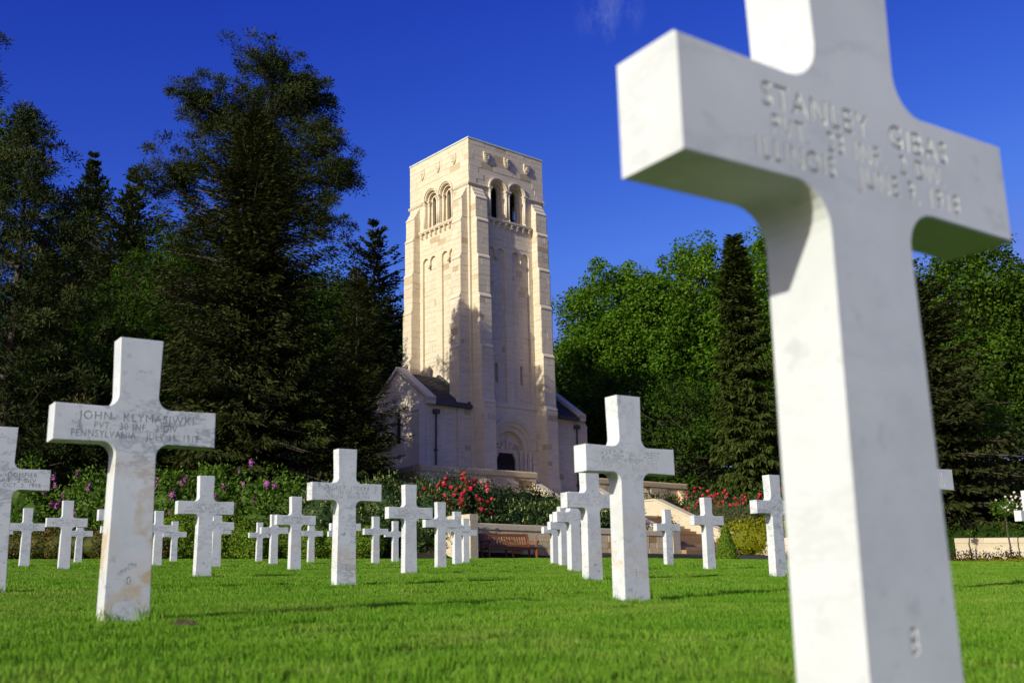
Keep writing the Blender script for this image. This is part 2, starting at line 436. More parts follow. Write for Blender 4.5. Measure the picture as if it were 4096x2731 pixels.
gx = np.unique(np.concatenate([np.linspace(-260,-40,24), np.linspace(-40,40,121), np.linspace(40,260,24)]))
gy = np.unique(np.concatenate([np.linspace(-80,0,12), np.linspace(0,90,136), np.linspace(90,320,26)]))
GX, GY = np.meshgrid(gx, gy)
GZ = terrain(GX, GY)
V = np.stack([GX.ravel(), GY.ravel(), GZ.ravel()], 1)
nx, ny = len(gx), len(gy)
ii = (np.arange(ny-1)[:,None]*nx + np.arange(nx-1)[None,:]).ravel()
F = np.stack([ii, ii+1, ii+nx+1, ii+nx], 1)
fc = V[F].mean(1)
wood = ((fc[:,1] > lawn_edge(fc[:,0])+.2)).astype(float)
meadow = (fc[:,1] > 66) & (fc[:,1] < 84) & (fc[:,0] > -16) & (fc[:,0] < 10)
wood[meadow] = 0.0
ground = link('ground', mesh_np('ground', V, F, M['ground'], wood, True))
tag(ground, 'gently sloping lawn rising to a wooded hillside', 'ground', kind='structure')

# asphalt path along the foot of the walls, a sheet a little above the ground
pn = [(1.2,43.6),(2.5,44.15),(8.3,43.85),(14,42.55),(16.2,41.6)]
pf = [(3.0,45.9),(5.0,47.6),(9.8,51.8),(14,51.2),(18.5,48.9)]
pv = []
for (a, b), (c, d) in zip(pn, pf):
    for t in np.linspace(0, 1, 9):
        x, y = a+(c-a)*t, b+(d-b)*t
        pv.append((x, y, tz(x, y)+.012))
pfaces = [(i*9+k, (i+1)*9+k, (i+1)*9+k+1, i*9+k+1) for i in range(4) for k in range(8)]
mb = MB(); mb.add(pv, pfaces); pth = mb.build('asphalt_path', M['asphalt'])
tag(pth, 'dark asphalt path along the foot of the stone walls', 'path', kind='structure')

# ------------------------------------------------------------------ grass (uncountable: instanced tufts)
def blade_patch(name, size, n, hmin, hmax, wid, seed):
    g = np.random.default_rng(seed)
    P = np.zeros((n,3)); P[:,0] = g.uniform(-size/2, size/2, n); P[:,1] = g.uniform(-size/2, size/2, n)
    az = g.uniform(0, 2*np.pi, n); h = g.uniform(hmin, hmax, n)*g.choice([.75,1,1,1.25], n); lean = np.abs(g.normal(.25,.28, n))*h
    w = wid*g.uniform(.7,1.3, n)
    D = np.stack([np.cos(az), np.sin(az), np.zeros(n)], 1)
    fa = g.uniform(0, 2*np.pi, n); S = np.stack([np.cos(fa), np.sin(fa), np.zeros(n)], 1)
    up = np.array([0,0,1.0])
    mid = P + up*(h*.6)[:,None] + D*(lean*.35)[:,None]
    tip = P + up*(h*.98)[:,None] + D*lean[:,None]
    P0 = P - up*.01
    V = np.stack([P0 - S*(w/2)[:,None], P0 + S*(w/2)[:,None], mid + S*(w*.42)[:,None], mid - S*(w*.42)[:,None], tip + S*(w*.10)[:,None], tip - S*(w*.10)[:,None]], 1).reshape(-1,3)
    b = np.arange(n)[:,None]*6
    F = np.concatenate([b+np.array([0,1,2,3]), b+np.array([3,2,4,5])], 0)
    tone = np.clip(g.normal(.45,.26, n), 0, .95); tone[g.random(n) < .035] = 1.0
    me = mesh_np(name, V, F, M['grass'], np.concatenate([tone, tone]))
    return bpy.data.objects.new(name, me)

def scatter(name, pts, rot, scl, src, label, cat):
    me = bpy.data.meshes.new(name)
    me.vertices.add(len(pts)); me.vertices.foreach_set('co', np.ascontiguousarray(pts, dtype=np.float32).ravel())
    a = me.attributes.new('rot', 'FLOAT', 'POINT'); a.data.foreach_set('value', rot.astype(np.float32))
    a = me.attributes.new('scl', 'FLOAT', 'POINT'); a.data.foreach_set('value', scl.astype(np.float32))
    o = link(name, me)
    ng = bpy.data.node_groups.new(name, 'GeometryNodeTree')
    ng.interface.new_socket('Geometry', in_out='INPUT', socket_type='NodeSocketGeometry')
    ng.interface.new_socket('Geometry', in_out='OUTPUT', socket_type='NodeSocketGeometry')
    N, L = ng.nodes, ng.links
    gi, go = N.new('NodeGroupInput'), N.new('NodeGroupOutput')
    ob = N.new('GeometryNodeObjectInfo'); ob.inputs['Object'].default_value = src; ob.inputs['As Instance'].default_value = True
    ip = N.new('GeometryNodeInstanceOnPoints')
    ar = N.new('GeometryNodeInputNamedAttribute'); ar.data_type = 'FLOAT'; ar.inputs['Name'].default_value = 'rot'
    sc = N.new('GeometryNodeInputNamedAttribute'); sc.data_type = 'FLOAT'; sc.inputs['Name'].default_value = 'scl'
    cx = N.new('ShaderNodeCombineXYZ')
    cs = N.new('ShaderNodeCombineXYZ'); cs.inputs[0].default_value = 1; cs.inputs[1].default_value = 1
    L.new(ar.outputs['Attribute'], cx.inputs[2]); L.new(sc.outputs['Attribute'], cs.inputs[2])
    L.new(gi.outputs[0], ip.inputs['Points']); L.new(ob.outputs['Geometry'], ip.inputs['Instance'])
    L.new(cx.outputs[0], ip.inputs['Rotation']); L.new(cs.outputs[0], ip.inputs['Scale'])
    L.new(ip.outputs['Instances'], go.inputs[0])
    md = o.modifiers.new('scatter', 'NODES'); md.node_group = ng
    return tag(o, label, cat, kind='stuff')

def patchy(P, lo, hi):
    x, y = P[:,0], P[:,1]
    n = np.sin(x*1.3+y*.7+1)+np.sin(x*.6-y*1.1+2.2)+np.sin(x*2.3+y*1.9)+np.sin(-x*.31+y*.43)+.8*rng.normal(0,1,len(P))
    return np.clip((lo+hi)/2 + n*(hi-lo)/6, lo*.8, hi*1.15)
def patch_points(y0, y1, step, jit, margin, cond=None):
    pts = []
    y = y0
    while y < y1:
        half = .52*y + margin
        xs = np.arange(-half, half, step)
        px = xs + rng.uniform(-jit, jit, len(xs)); py = y + rng.uniform(-jit, jit, len(xs))
        pts.append(np.stack([px, py], 1)); y += step
    P = np.concatenate(pts)
    P = P[P[:,1] < lawn_edge(P[:,0]) - step*.45]
    if cond is not None: P = P[cond(P)]
    return np.concatenate([P, terrain(P[:,0], P[:,1])[:,None]], 1)
P = patch_points(.6, 7.0, .36, .05, 2.0)
scatter('near_grass', P, rng.uniform(0, 6.28, len(P)), patchy(P, .7, 1.3), blade_patch('grass_tuft_near', .46, 4000, .008, .021, .0022, 1), 'short sunlit lawn grass in the foreground', 'grass')
P = patch_points(6.9, 18.0, .55, .1, 2.5)
scatter('middle_grass', P, rng.uniform(0, 6.28, len(P)), patchy(P, .65, 1.35), blade_patch('grass_tuft_middle', .75, 3800, .010, .023, .0038, 2), 'short lawn grass between the rows of crosses', 'grass')
P = patch_points(17.8, 45.0, 1.0, .2, 3.0)
scatter('far_grass', P, rng.uniform(0, 6.28, len(P)), patchy(P, .65, 1.35), blade_patch('grass_tuft_far', 1.4, 3600, .011, .026, .008, 3), 'short lawn grass towards the hedges and walls', 'grass')
# ------------------------------------------------------------------ crosses
PSI = R(34.27)
CH, CT = 1.07, 0.0993
def arc(cx, cz, r, a0, a1, n):
    return [(cx + r*math.cos(a0+(a1-a0)*i/n), cz + r*math.sin(a0+(a1-a0)*i/n)) for i in range(n+1)]
def cross_outline(ins=0.0, n=7):
    """outline of the cross, anticlockwise seen from the front, optionally inset"""
    wt, wm, wb, L, z1, z2, r = .0815, .0755, .0865, .3017, .797, .664, .050
    e = .0025                                                  # arms flare a little to their ends
    h = []                                                     # right half from the bottom up
    h.append((wb-ins, -.12 if ins == 0 else -.12))
    h += [(wm-ins+(r+ins)-(r+ins)*math.cos(t), z2-(r+ins)+ins+0*t+(r)*0 + (r+ins)*math.sin(t) - 0) for t in np.linspace(0, math.pi/2, n)]
    h.append((L-ins, z2-e+ins)); h.append((L-ins, z1+e-ins))
    h += [(wm-ins+(r+ins)-(r+ins)*math.sin(t), z1-ins+(r+ins)-(r+ins)*math.cos(t)) for t in np.linspace(0, math.pi/2, n)]
    h.append((wt-ins, CH-ins))
    return h + [(-x, z) for x, z in reversed(h)]

_font_jobs = []
def text_polys(lines):
    """lines: (string, centre z, cap height, width) -> list of closed polygons in the front plane"""
    objs = []
    for s, zc, cap, wd in lines:
        if not s: continue
        xo = .095 if s[0] == '>' else 0.0; s = s.lstrip('>')
        c = bpy.data.curves.new('txt', 'FONT'); c.body = s; c.align_x = 'CENTER'; c.resolution_u = 2; c.space_character = 1.14; c.offset = .010; c.space_word = 1.25
        o = bpy.data.objects.new('txt', c); col.objects.link(o); objs.append((o, zc, cap, wd, xo))
    return objs

def read_text(o, zc, cap, wd, xo, dg):
    c = o.evaluated_get(dg).to_curve(dg)
    polys = []
    for sp in c.splines:
        pts = []
        if sp.type == 'BEZIER':
            bp = sp.bezier_points; n = len(bp)
            for i in range(n):
                a, b = bp[i], bp[(i+1) % n]
                straight = (a.handle_right - a.co).cross(b.co - a.co).length < 1e-5 and (b.handle_left - b.co).cross(b.co - a.co).length < 1e-5
                m = 1 if straight else 4
                for k in range(m):
                    t = k/m
                    p = (1-t)**3*a.co + 3*(1-t)**2*t*a.handle_right + 3*(1-t)*t*t*b.handle_left + t**3*b.co
                    pts.append((p.x, p.y))
        else:
            pts = [(p.co.x, p.co.y) for p in sp.points]
        q = []
        for p in pts:
            if not q or (abs(p[0]-q[-1][0])+abs(p[1]-q[-1][1])) > 1e-4: q.append(p)
        if len(q) > 2: polys.append(q)
    o.evaluated_get(dg).to_curve_clear()
    al = [p for q in polys for p in q]
    x0, x1 = min(p[0] for p in al), max(p[0] for p in al); y0, y1 = 0.0, max(p[1] for p in al)
    y1 = .70*1.0 if y1 > .74 else y1
    sx, sz = wd/(x1-x0), cap/(y1-y0)
    return [[(xo + (p[0]-(x0+x1)/2)*sx, zc - cap/2 + p[1]*sz) for p in q] for q in polys]

def inside(pt, poly):
    x, y = pt; r = False; n = len(poly)
    for i in range(n):
        x1, y1 = poly[i]; x2, y2 = poly[(i+1) % n]
        if (y1 > y) != (y2 > y) and x < (x2-x1)*(y-y1)/(y2-y1)+x1: r = not r
    return r

def tess(outer, holes):
    pl = [[Vector((p[0], p[1], 0)) for p in outer]] + [[Vector((p[0], p[1], 0)) for p in h] for h in holes]
    flat = [p for q in ([outer] + holes) for p in q]
    return flat, [tuple(t) for t in tessellate_polygon(pl)]

CHAM, CUT = .0022, .0050
def cross_mesh(name, polys):
    yf, yb = -CT/2, CT/2
    full, ins = cross_outline(0.0), cross_outline(CHAM)
    n = len(full); vs = []; fs = []
    def addv(pts, y):
        b = len(vs); vs.extend((p[0], y, p[1]) for p in pts); return b
    lett = [q for q in polys if not any(o is not q and inside(q[0], o) for o in polys)]
    isl = [q for q in polys if q not in lett]
    flat, tr = tess(ins, lett)
    b = addv(flat, yf); fs += [tuple(b+i for i in t) for t in tr]
    for q in isl:
        fl, t2 = tess(q, []); b = addv(fl, yf); fs += [tuple(b+i for i in t) for t in t2]
    for q in polys:                                            # walls of the cut letters
        a = addv(q, yf); c = addv(q, yf+CUT); m = len(q)
        fs += [(a+i, a+(i+1) % m, c+(i+1) % m, c+i) for i in range(m)]
    a = addv(ins, yf); c = addv(full, yf+CHAM); d = addv(full, yb-CHAM); e = addv(ins, yb)
    for p, q in ((a, c), (c, d), (d, e)):
        fs += [(p+i, q+i, q+(i+1) % n, p+(i+1) % n) for i in range(n)]
    flat, tr = tess(ins, []); b = addv(flat, yb); fs += [tuple(b+i for i in reversed(t)) for t in tr]
    me = bpy.data.meshes.new(name); me.from_pydata(vs, [], fs)
    bm = bmesh.new(); bm.from_mesh(me)
    bmesh.ops.remove_doubles(bm, verts=bm.verts, dist=1e-6)
    bmesh.ops.recalc_face_normals(bm, faces=bm.faces); bm.to_mesh(me); bm.free()
    me.materials.append(M['marble'])
    return me

G_ = 'white marble crosses on the lawn'
# x, y, inscription lines, number near the foot, veining, staining, label
CROSSES = [
 (.403, 1.244, ('STANLEY  GIBAS', 'PVT.  23 INF.  2 DIV.', 'ILLINOIS   JUNE 9, 1918'), '8', .3, .0, (.345,.32,.375), 'huge blurred white marble cross filling the right foreground, its top cut off by the frame'),
 (-1.464, 4.057, ('JOHN  KLYMASJWKI', 'PVT.  30 INF.  3 DIV.', 'PENNSYLVANIA   JULY 15, 1918'), '0', .95, 1.8, (.43,.315,.475), 'large marble cross at left with grey veins and ochre stains down its stem'),
 (.583, 5.603, ('HAROLD  W. HUBERT', 'PVT. 1CL. 6 ENGRS. 3 DIV.', 'NEW YORK   JULY 15, 1918'), '3', .3, .55, (.40,.39,.37), 'clean white cross right of the chapel, nearest but one to the big blurred cross'),
 (-1.355, 8.483, ('ANDREW  STOKKA', 'PVT.  163 INF.  42 DIV', 'MONTANA   JULY 15, 1918'), '5', 1.0, .4, (.395,.355,.39), 'grey-speckled cross left of centre in front of the round clipped box shrubs'),
 (-3.36, 6.93, ('>V.  DOMPIER', '>ART  2 DIV', '>TS  OCT. 3, 1918'), '7', .8, .1, (.25,.24,.30), 'veined cross half cut off by the left edge of the picture'),
 (-8.92, 19.59, ('CHARLES  SUTOSKI', 'PVT.  11 INF.  5 DIV', 'NEW YORK   JULY 1918'), '1', .5, .0, (.38,.30,.40), 'small cross at far left in front of the reddish hedge, right of the cut-off cross'),
 (-7.01, 16.75, ('CLARK  D.  SMITH', 'PVT.1CL. 2 SANITARY TRAIN 2 DIV', 'TEXAS   AUG. 1, 1918'), '1', .4, .1, (.36,.48,.33), 'mid-distance cross just left of the big stained cross, in front of the red hedge'),
 (-10.72, 26.42, ('IIIIII  IIIIIII', 'III  III III  I III', 'IIIIIII  IIII II IIII'), '2', 1.0, .0, (.38,.30,.38), 'small speckled far cross peeping out between the stained cross and its left neighbour'),
 (-11.17, 23.16, ('', '', ''), '2', .4, .0, (.38,.30,.38), 'far cross almost hidden behind the cut-off cross at the left edge, one arm tip showing'),
 (-4.98, 13.58, ('', '', ''), '2', .3, .0, (.38,.30,.38), 'cross hidden behind the big stained cross with only its upper left arm tip showing'),
 (-8.17, 21.96, ('', '', ''), '2', .3, .0, (.38,.30,.38), 'farther cross hidden behind the big stained cross, low sliver of one arm showing'),
 (-6.97, 20.95, ('JOHN  H.  MARCELLES', '18 INF.  1 DIV', 'VIRGINIA   AUG. 1918'), '1', .4, .3, (.42,.30,.38), 'far cross just right of the big stained cross, overlapped by a farther one'),
 (-8.89, 28.01, ('WALTER  M.  STARZYNSKI', 'PVT.  16 INF.  1 DIV', 'ILLINOIS   JULY 1918'), '2', .8, .0, (.44,.30,.38), 'small far cross between the stained cross and the plain cross with lilac behind'),
 (-3.31, 11.40, ('JOSEPH  GURA', 'PVT.  3 MIL. POLICE  3 DIV.', 'PENNSYLVANIA   JULY 15, 1918'), '6', .25, .05, (.285,.42,.46), 'plain pale cross in front of the big purple lilac, left of centre'),
 (-5.29, 18.99, ('FRANK  BARNETTA', '102 INF.  26 DIV', 'CONNECTICUT   JULY 22, 1918'), '4', .3, .2, (.36,.30,.44), 'cross half hidden behind the plain pale cross by the lilac, its right arm showing'),
 (-6.49, 23.36, ('IIIIII LEE  MOSS', 'III  II III  I III', 'IIIIIII  IIII IIII'), '4', .3, .0, (.36,.30,.38), 'far cross at the back of the pair behind the plain pale cross by the lilac'),
 (-6.98, 29.28, ('IIIIII  IIIIIII', 'III  III III  I III', 'IIIIIII  IIII II IIII'), '1', 1.0, .0, (.38,.30,.38), 'smallest cross beside the lone clipped box ball'),
 (-5.18, 23.02, ('LUTHER  M.  GARDNER', 'PVT.  38 INF.  3 DIV', 'ALABAMA   JULY 15, 1918'), '1', .3, .2, (.44,.30,.40), 'far cross overlapping the smallest cross near the lone clipped box ball'),
 (-3.22, 15.67, ('JAMES LEONARD DEAN', 'PVT. 6 REGT. U.S.M.C. 2 DIV.', 'MISSOURI   JUNE 13, 1918'), '4', .45, .35, (.45,.44,.40), 'mid-distance cross between the pale lilac cross and the grey-speckled cross'),
 (-5.11, 26.83, ('WILLIAM  WALTERS', 'III  II III  I III', 'IIIIIIII  IIII IIII'), '1', .3, .4, (.40,.30,.38), 'small far cross tucked between the mid-distance cross and the grey-speckled cross'),
 (-3.18, 20.00, ('', '', ''), '1', .3, .0, (.38,.30,.38), 'cross hidden behind the grey-speckled cross with both arm tips showing'),
 (-4.55, 27.63, ('', '', ''), '1', .3, .0, (.38,.30,.38), 'farthest cross behind the grey-speckled cross, only a low left arm tip showing'),
 (-3.20, 24.49, ('JOSEPH  A.  GREENE', 'PVT.  102 INF.  26 DIV', 'NEW YORK   JULY 15, 1918'), '1', .25, .6, (.42,.32,.40), 'far cross with an ochre foot just right of the grey-speckled cross'),
 (-3.17, 28.18, ('IIIIII  IIIIIII', 'III  III III  I III', 'IIIIIII  IIII II IIII'), '1', .25, .6, (.38,.30,.38), 'smallest far cross tucked against the left of the cross below the tower'),
 (-1.29, 12.96, ('CLARK  W.  ASH', 'PVT.  168 INF.  42 DIV', 'WASHINGTON   JULY 27, 1918'), '6', .3, .15, (.335,.335,.45), 'clean mid-distance cross below the left wing of the chapel'),
 (-1.23, 17.44, ('HENRY  NEIDER', 'PVT.  38 INF.  3 DIV', 'ILLINOIS   AUG. 8, 1918'), '6', .3, .35, (.32,.32,.40), 'second cross in the row below the tower, overlapping two more towards the bench'),
 (-1.19, 21.57, ('IIIIII  IIIIIII', 'III  III III  I III', 'IIIIIII  IIII II IIII'), '6', 1.0, .1, (.36,.32,.40), 'blue-grey veined third cross in the row left of the bench'),
 (-1.23, 26.01, ('IIIIII  IIIIIII', 'III  III III  I III', 'IIIIIII  IIII II IIII'), '6', .5, .1, (.36,.32,.40), 'farthest cross of the row ending just left of the bench'),
 (.69, 9.96, ('GALLI  MERILE', 'PVT.  167 INF.  42 DIV', 'PENNSYLVANIA   JULY 16, 1918'), '4', .7, .25, (.33,.35,.44), 'cross partly hidden behind the clean white cross right of the chapel'),
 (.77, 14.55, ('BREWSTER  C.  BO', 'SERGT. SUPPLY TROOP', 'PENNSYLVANIA   JULY'), '1', .3, .25, (.40,.36,.42), 'third cross back in the tight overlapping row right of the bench'),
 (.83, 19.21, ('ANDREW  IIII', 'CORP.  III III', 'IIIIIII   IIII IIII'), '1', .3, .3, (.38,.32,.38), 'fourth cross back in the tight overlapping row right of the bench'),
 (.81, 23.10, ('IIIIII  IIIIIII', 'III  III III  I III', 'IIIIIII  IIII II IIII'), '1', .3, .2, (.38,.32,.38), 'farthest and leftmost cross of the tight overlapping row right of the bench'),
 (2.88, 20.60, ('LESLIE  M.  LOW', 'PVT.1CL. 6 REGT. U.S.M.C.', 'NEW YORK   JUNE 1918'), '1', .9, .15, (.34,.42,.42), 'small cross in front of the stone steps'),
 (2.86, 16.14, ('TOURESAINT  JOHNSON', 'CORP. 6 REGT. U.S.M.C. 2 DIV', 'TENNESSEE   JUNE 6, 1918'), '1', .25, .1, (.44,.46,.38), 'cross beside the cone-shaped topiary shrub'),
 (2.74, 11.43, ('GIACCHINO  RUBI', 'PVT. 1CL. 109 INF.', 'PENNSYLVANIA   JULY'), '1', .9, .1, (.40,.40,.46), 'grey-veined cross just left of the big blurred stem, in front of the yellow-green hedge'),
 (2.66, 7.04, ('IIIIII  IIIIIII', 'III  III III  I III', 'IIIIIII  IIII II IIII'), '1', .1, .0, (.36,.36,.40), 'cross behind the big blurred stem with only its right arm end showing'),
 (6.88, 14.40, ('', '', ''), '1', .2, .0, (.36,.36,.40), 'cross cut off by the right edge, its bright left arm end showing'),
]
jobs = []
for cr in CROSSES:
    l3 = cr[2]; w = cr[6]
    spec = [(l3[0], .760, .0310, w[0]), (l3[1], .7245, .0255, w[1]), (l3[2], .692, .0265, w[2]), (cr[3], .155, .030, .016 if cr[3] != '1' else .006)]
    jobs.append(text_polys(spec))
bpy.context.view_layer.update()
dg = bpy.context.evaluated_depsgraph_get()
for cr, job in zip(CROSSES, jobs):
    polys = []
    for o, zc, cap, wd, xo in job: polys += read_text(o, zc, cap, wd, xo, dg)
    x, y = cr[0], cr[1]
    me = cross_mesh('marble_cross', polys)
    o = link('marble_cross', me, None, (x, y, tz(x, y) + (.0 if y > 3 else .0)))
    o.rotation_euler = (0, 0, PSI + R(rng.uniform(-.5, .5) if y > 6 else 0))
    o['veining'] = max(.5, float(cr[4])) if y > 3 else float(cr[4]); o['staining'] = float(cr[5])
    tag(o, cr[7], 'cross', G_)
    if not cr[2][0]: continue
    mb = MB(); d = -CT/2 + CUT - .0004
    mb.add([(-.28, d, .672), (.28, d, .672), (.28, d, .787), (-.28, d, .787)], [(0,1,2,3)])
    ins = mb.build('inscription', M['lettering'], o)
    mb = MB(); mb.add([(-.03, d, .13), (.03, d, .13), (.03, d, .18), (-.03, d, .18)], [(0,1,2,3)])
    mb.build('grave_number', M['lettering'], o)
for job in jobs:
    for o, *_ in job:
        c = o.data; bpy.data.objects.remove(o); bpy.data.curves.remove(c)
# longer uncut grass left round the feet of the crosses
tp = []
for cr in CROSSES:
    if cr[1] < 30:
        for i in range(26 if cr[1] > 3 else 40):
            a = rng.uniform(-.13,.13); b = rng.choice([-1,1])*rng.uniform(.055,.085)
            if rng.random() < .35: a, b = rng.choice([-1,1])*rng.uniform(.10,.14), rng.uniform(-.07,.07)
            x = cr[0] + a*math.cos(PSI) - b*math.sin(PSI); y = cr[1] + a*math.sin(PSI) + b*math.cos(PSI); tp.append((x, y, tz(x, y)))
tp = np.array(tp)
scatter('tall_grass_tufts', tp, rng.uniform(0,6.28,len(tp)), rng.uniform(.4,1.25,len(tp)), blade_patch('long_grass_tuft', .06, 14, .03, .062, .0035, 4), 'longer uncut grass blades round the feet of the crosses', 'grass')
# little heap of loose earth on the lawn
mb = MB(); g = np.random.default_rng(5); rings = []
vs = [(0,0,.062)]; fs = []
for k, (r, z) in enumerate(((.05,.055),(.10,.032),(.15,-.01))):
    for i in range(12):
        a = i/12*6.283; rr = r*g.uniform(.75,1.25); vs.append((rr*math.cos(a), rr*math.sin(a)*.7, z*g.uniform(.7,1.2)))
fs += [(0, 1+i, 1+(i+1) % 12) for i in range(12)]
for k in range(2): fs += [(1+k*12+i, 1+(k+1)*12+i, 1+(k+1)*12+(i+1) % 12, 1+k*12+(i+1) % 12) for i in range(12)]
mb.add(vs, fs); eh = mb.build('earth_mound', M['soil']); eh.location = (-1.13, 3.72, tz(-1.13, 3.72)-.012); eh.scale = (.48,.48,.75)
tag(eh, 'small dark heap of loose earth in front of the big stained cross', 'earth mound')
# ------------------------------------------------------------------ masonry
def masonry(store, O, U, N, u0, u1, courses, lmin, lmax, skip=None, proud=(.008,.02), gap=.012, tan=.04, seed=0):
    """lays blocks on the plane through O along U (horizontal) and up; store gets (area, 8 points, tone)"""
    g = random.Random(seed*7919 + int(u0*100) + int(O[0]*31) + int(O[1]*17))
    U, N, O = Vector(U), Vector(N), Vector(O)
    for z0, z1 in courses:
        u = u0 - g.uniform(0, lmax*.6)
        while u < u1 - .02:
            ln = g.uniform(lmin, lmax)
            a, b = max(u, u0), min(u+ln, u1)
            if u1 - b < lmin*.45: b = u1
            u = b if b < u1 else u1
            if b - a < .06: continue
            if skip and skip(a, b, z0, z1): continue
            pr = g.uniform(*proud); h = gap/2
            t = g.uniform(.02,.16) if g.random() < tan else min(1, max(.3, g.gauss(.64,.10)))
            c = []
            for uu, zz in ((a+h, z0+h), (b-h, z0+h), (b-h, z1-h), (a+h, z1-h)):
                p = O + U*uu; c.append(Vector((p.x, p.y, zz)))
            pts = [q + N*pr for q in c] + [q - N*.01 for q in c]
            store.append(((b-a)*(z1-z0), pts, t))

BF = [(0,1,2,3),(0,4,5,1),(1,5,6,2),(2,6,7,3),(3,7,4,0)]
def lay(store, name, mat, parent, most=300, zoff=0.0):
    store.sort(key=lambda e: -e[0])
    for k, (ar, pts, t) in enumerate(store[:most]):
        me = bpy.data.meshes.new(name)
        c = sum(pts, Vector())/8; c.z -= 0
        me.from_pydata([tuple(p - c) for p in pts], [], BF)
        at = me.attributes.new('tone', 'FLOAT', 'FACE'); at.data.foreach_set('value', [t]*5)
        me.materials.append(mat)
        link(name, me, parent, (c.x, c.y, c.z - zoff))
    rest = store[most:]
    if rest:
        V = np.array([[tuple(p - Vector((0,0,zoff))) for p in e[1]] for e in rest]).reshape(-1,3)
        F = (np.arange(len(rest))[:,None,None]*8 + np.array(BF)[None]).reshape(-1,4)
        me = mesh_np('small_'+name+'s', V, F, mat, np.repeat([e[2] for e in rest], 5))
        o = link('small_'+name+'s', me, parent); o['kind'] = 'stuff'

def course_list(z0, z1, lo, hi, seed):
    g = random.Random(seed); z = z0; out = []
    while z < z1 - .02:
        h = g.uniform(lo, hi); e = min(z+h, z1)
        if z1 - e < lo*.6: e = z1
        out.append((z, e)); z = e
    return out
def clip_courses(cs, a, b):
    out = []
    for z0, z1 in cs:
        p, q = max(z0, a), min(z1, b)
        if q - p > .05: out.append((p, q))
    return out

# ------------------------------------------------------------------ chapel
W = 6.04; ZB = 5.1; HC = W/2
chapel = empty('memorial_chapel', (TX, TY, ZB), TH)
tag(chapel, 'tall square cream limestone chapel tower with buttresses, twin arched belfry openings and gabled side wings', 'chapel')
zx = lambda v: (v[0], v[1], v[2]-ZB)
def FT(k):
    c, s = [(1,0),(0,-1),(-1,0),(0,1)][k]           # k=0 entrance front, k=1 left face, 2 back, 3 right
    def f(v):
        dx, dy = v[0]-HC, v[1]-HC
        return (HC + c*dx - s*dy, HC + s*dx + c*dy, v[2]-ZB)
    def nz(v):
        w = f(v); return Vector((w[0], w[1], v[2]))
    f.abs = nz
    f.dir = lambda v: Vector((c*v[0]-s*v[1], s*v[0]+c*v[1], v[2] if len(v) > 2 else 0))
    return f
def arch_poly(cx, zb, zs, r, n=14):
    return [(cx-r, zb), (cx+r, zb)] + [(cx+r*math.cos(t), zs+r*math.sin(t)) for t in np.linspace(0, math.pi, n+1)]
def rect(x0, x1, z0, z1): return [(x0,z0),(x1,z0),(x1,z1),(x0,z1)]
def panel_poly(x0, x1, zb):
    r = (x1-x0-.14)/4; m = (x0+x1)/2; zs = 20.16-r
    p = [(x0, zb), (x1, zb)]
    p += [(x1-r + r*math.cos(t), zs + r*math.sin(t)) for t in np.linspace(0, math.pi, 9)]
    p += [(m+.07, 19.62), (m-.07, 19.62)]
    p += [(x0+r + r*math.cos(t), zs + r*math.sin(t)) for t in np.linspace(0, math.pi, 9)]
    return p
def plate(mb, outer, holes, y0, y1, tone=.6):
    pl = [[Vector((p[0], p[1], 0)) for p in q] for q in [outer]+holes]
    flat = [p for q in [outer]+holes for p in q]; n = len(flat)
    tr = tessellate_polygon(pl)
    vs = [(p[0], y0, p[1]) for p in flat] + [(p[0], y1, p[1]) for p in flat]
    fs = [tuple(t) for t in tr] + [tuple(n+i for i in reversed(t)) for t in tr]
    b = 0
    for q in [outer]+holes:
        m = len(q); fs += [(b+i, b+(i+1) % m, n+b+(i+1) % m, n+b+i) for i in range(m)]; b += m
    mb.add(vs, fs, tone)

ZTOP = 26.72
ARC = (2.27, 3.77); ZSP = 23.93
P1 = (1.36, 2.73); P2 = (3.31, 4.68)
DC, DZ = 3.02, 8.0
COURSES = course_list(ZB, ZTOP, .27, .40, 3)
STAGES = [(22.95,.42),(21.42,.50),(19.12,.58),(16.70,.66),(13.65,.76),(10.42,.88)]   # top of each stage and its projection
blocks = []
def add_block_face(ft, y, u0, u1, z0, z1, lmin=.42, lmax=.95, skip=None, seed=0):
    O = ft.abs((0, y, 0)); masonry(blocks, O, ft.dir((1,0,0)), ft.dir((0,-1,0)), u0, u1, clip_courses(COURSES, z0, z1), lmin, lmax, skip, seed=seed)
def add_block_side(ft, x, sgn, y0, y1, z0, z1, seed=0):
    O = ft.abs((x, 0, 0)); masonry(blocks, O, ft.dir((0,1,0)), ft.dir((sgn,0,0)), y0, y1, clip_courses(COURSES, z0, z1), .4, .9, None, seed=seed)

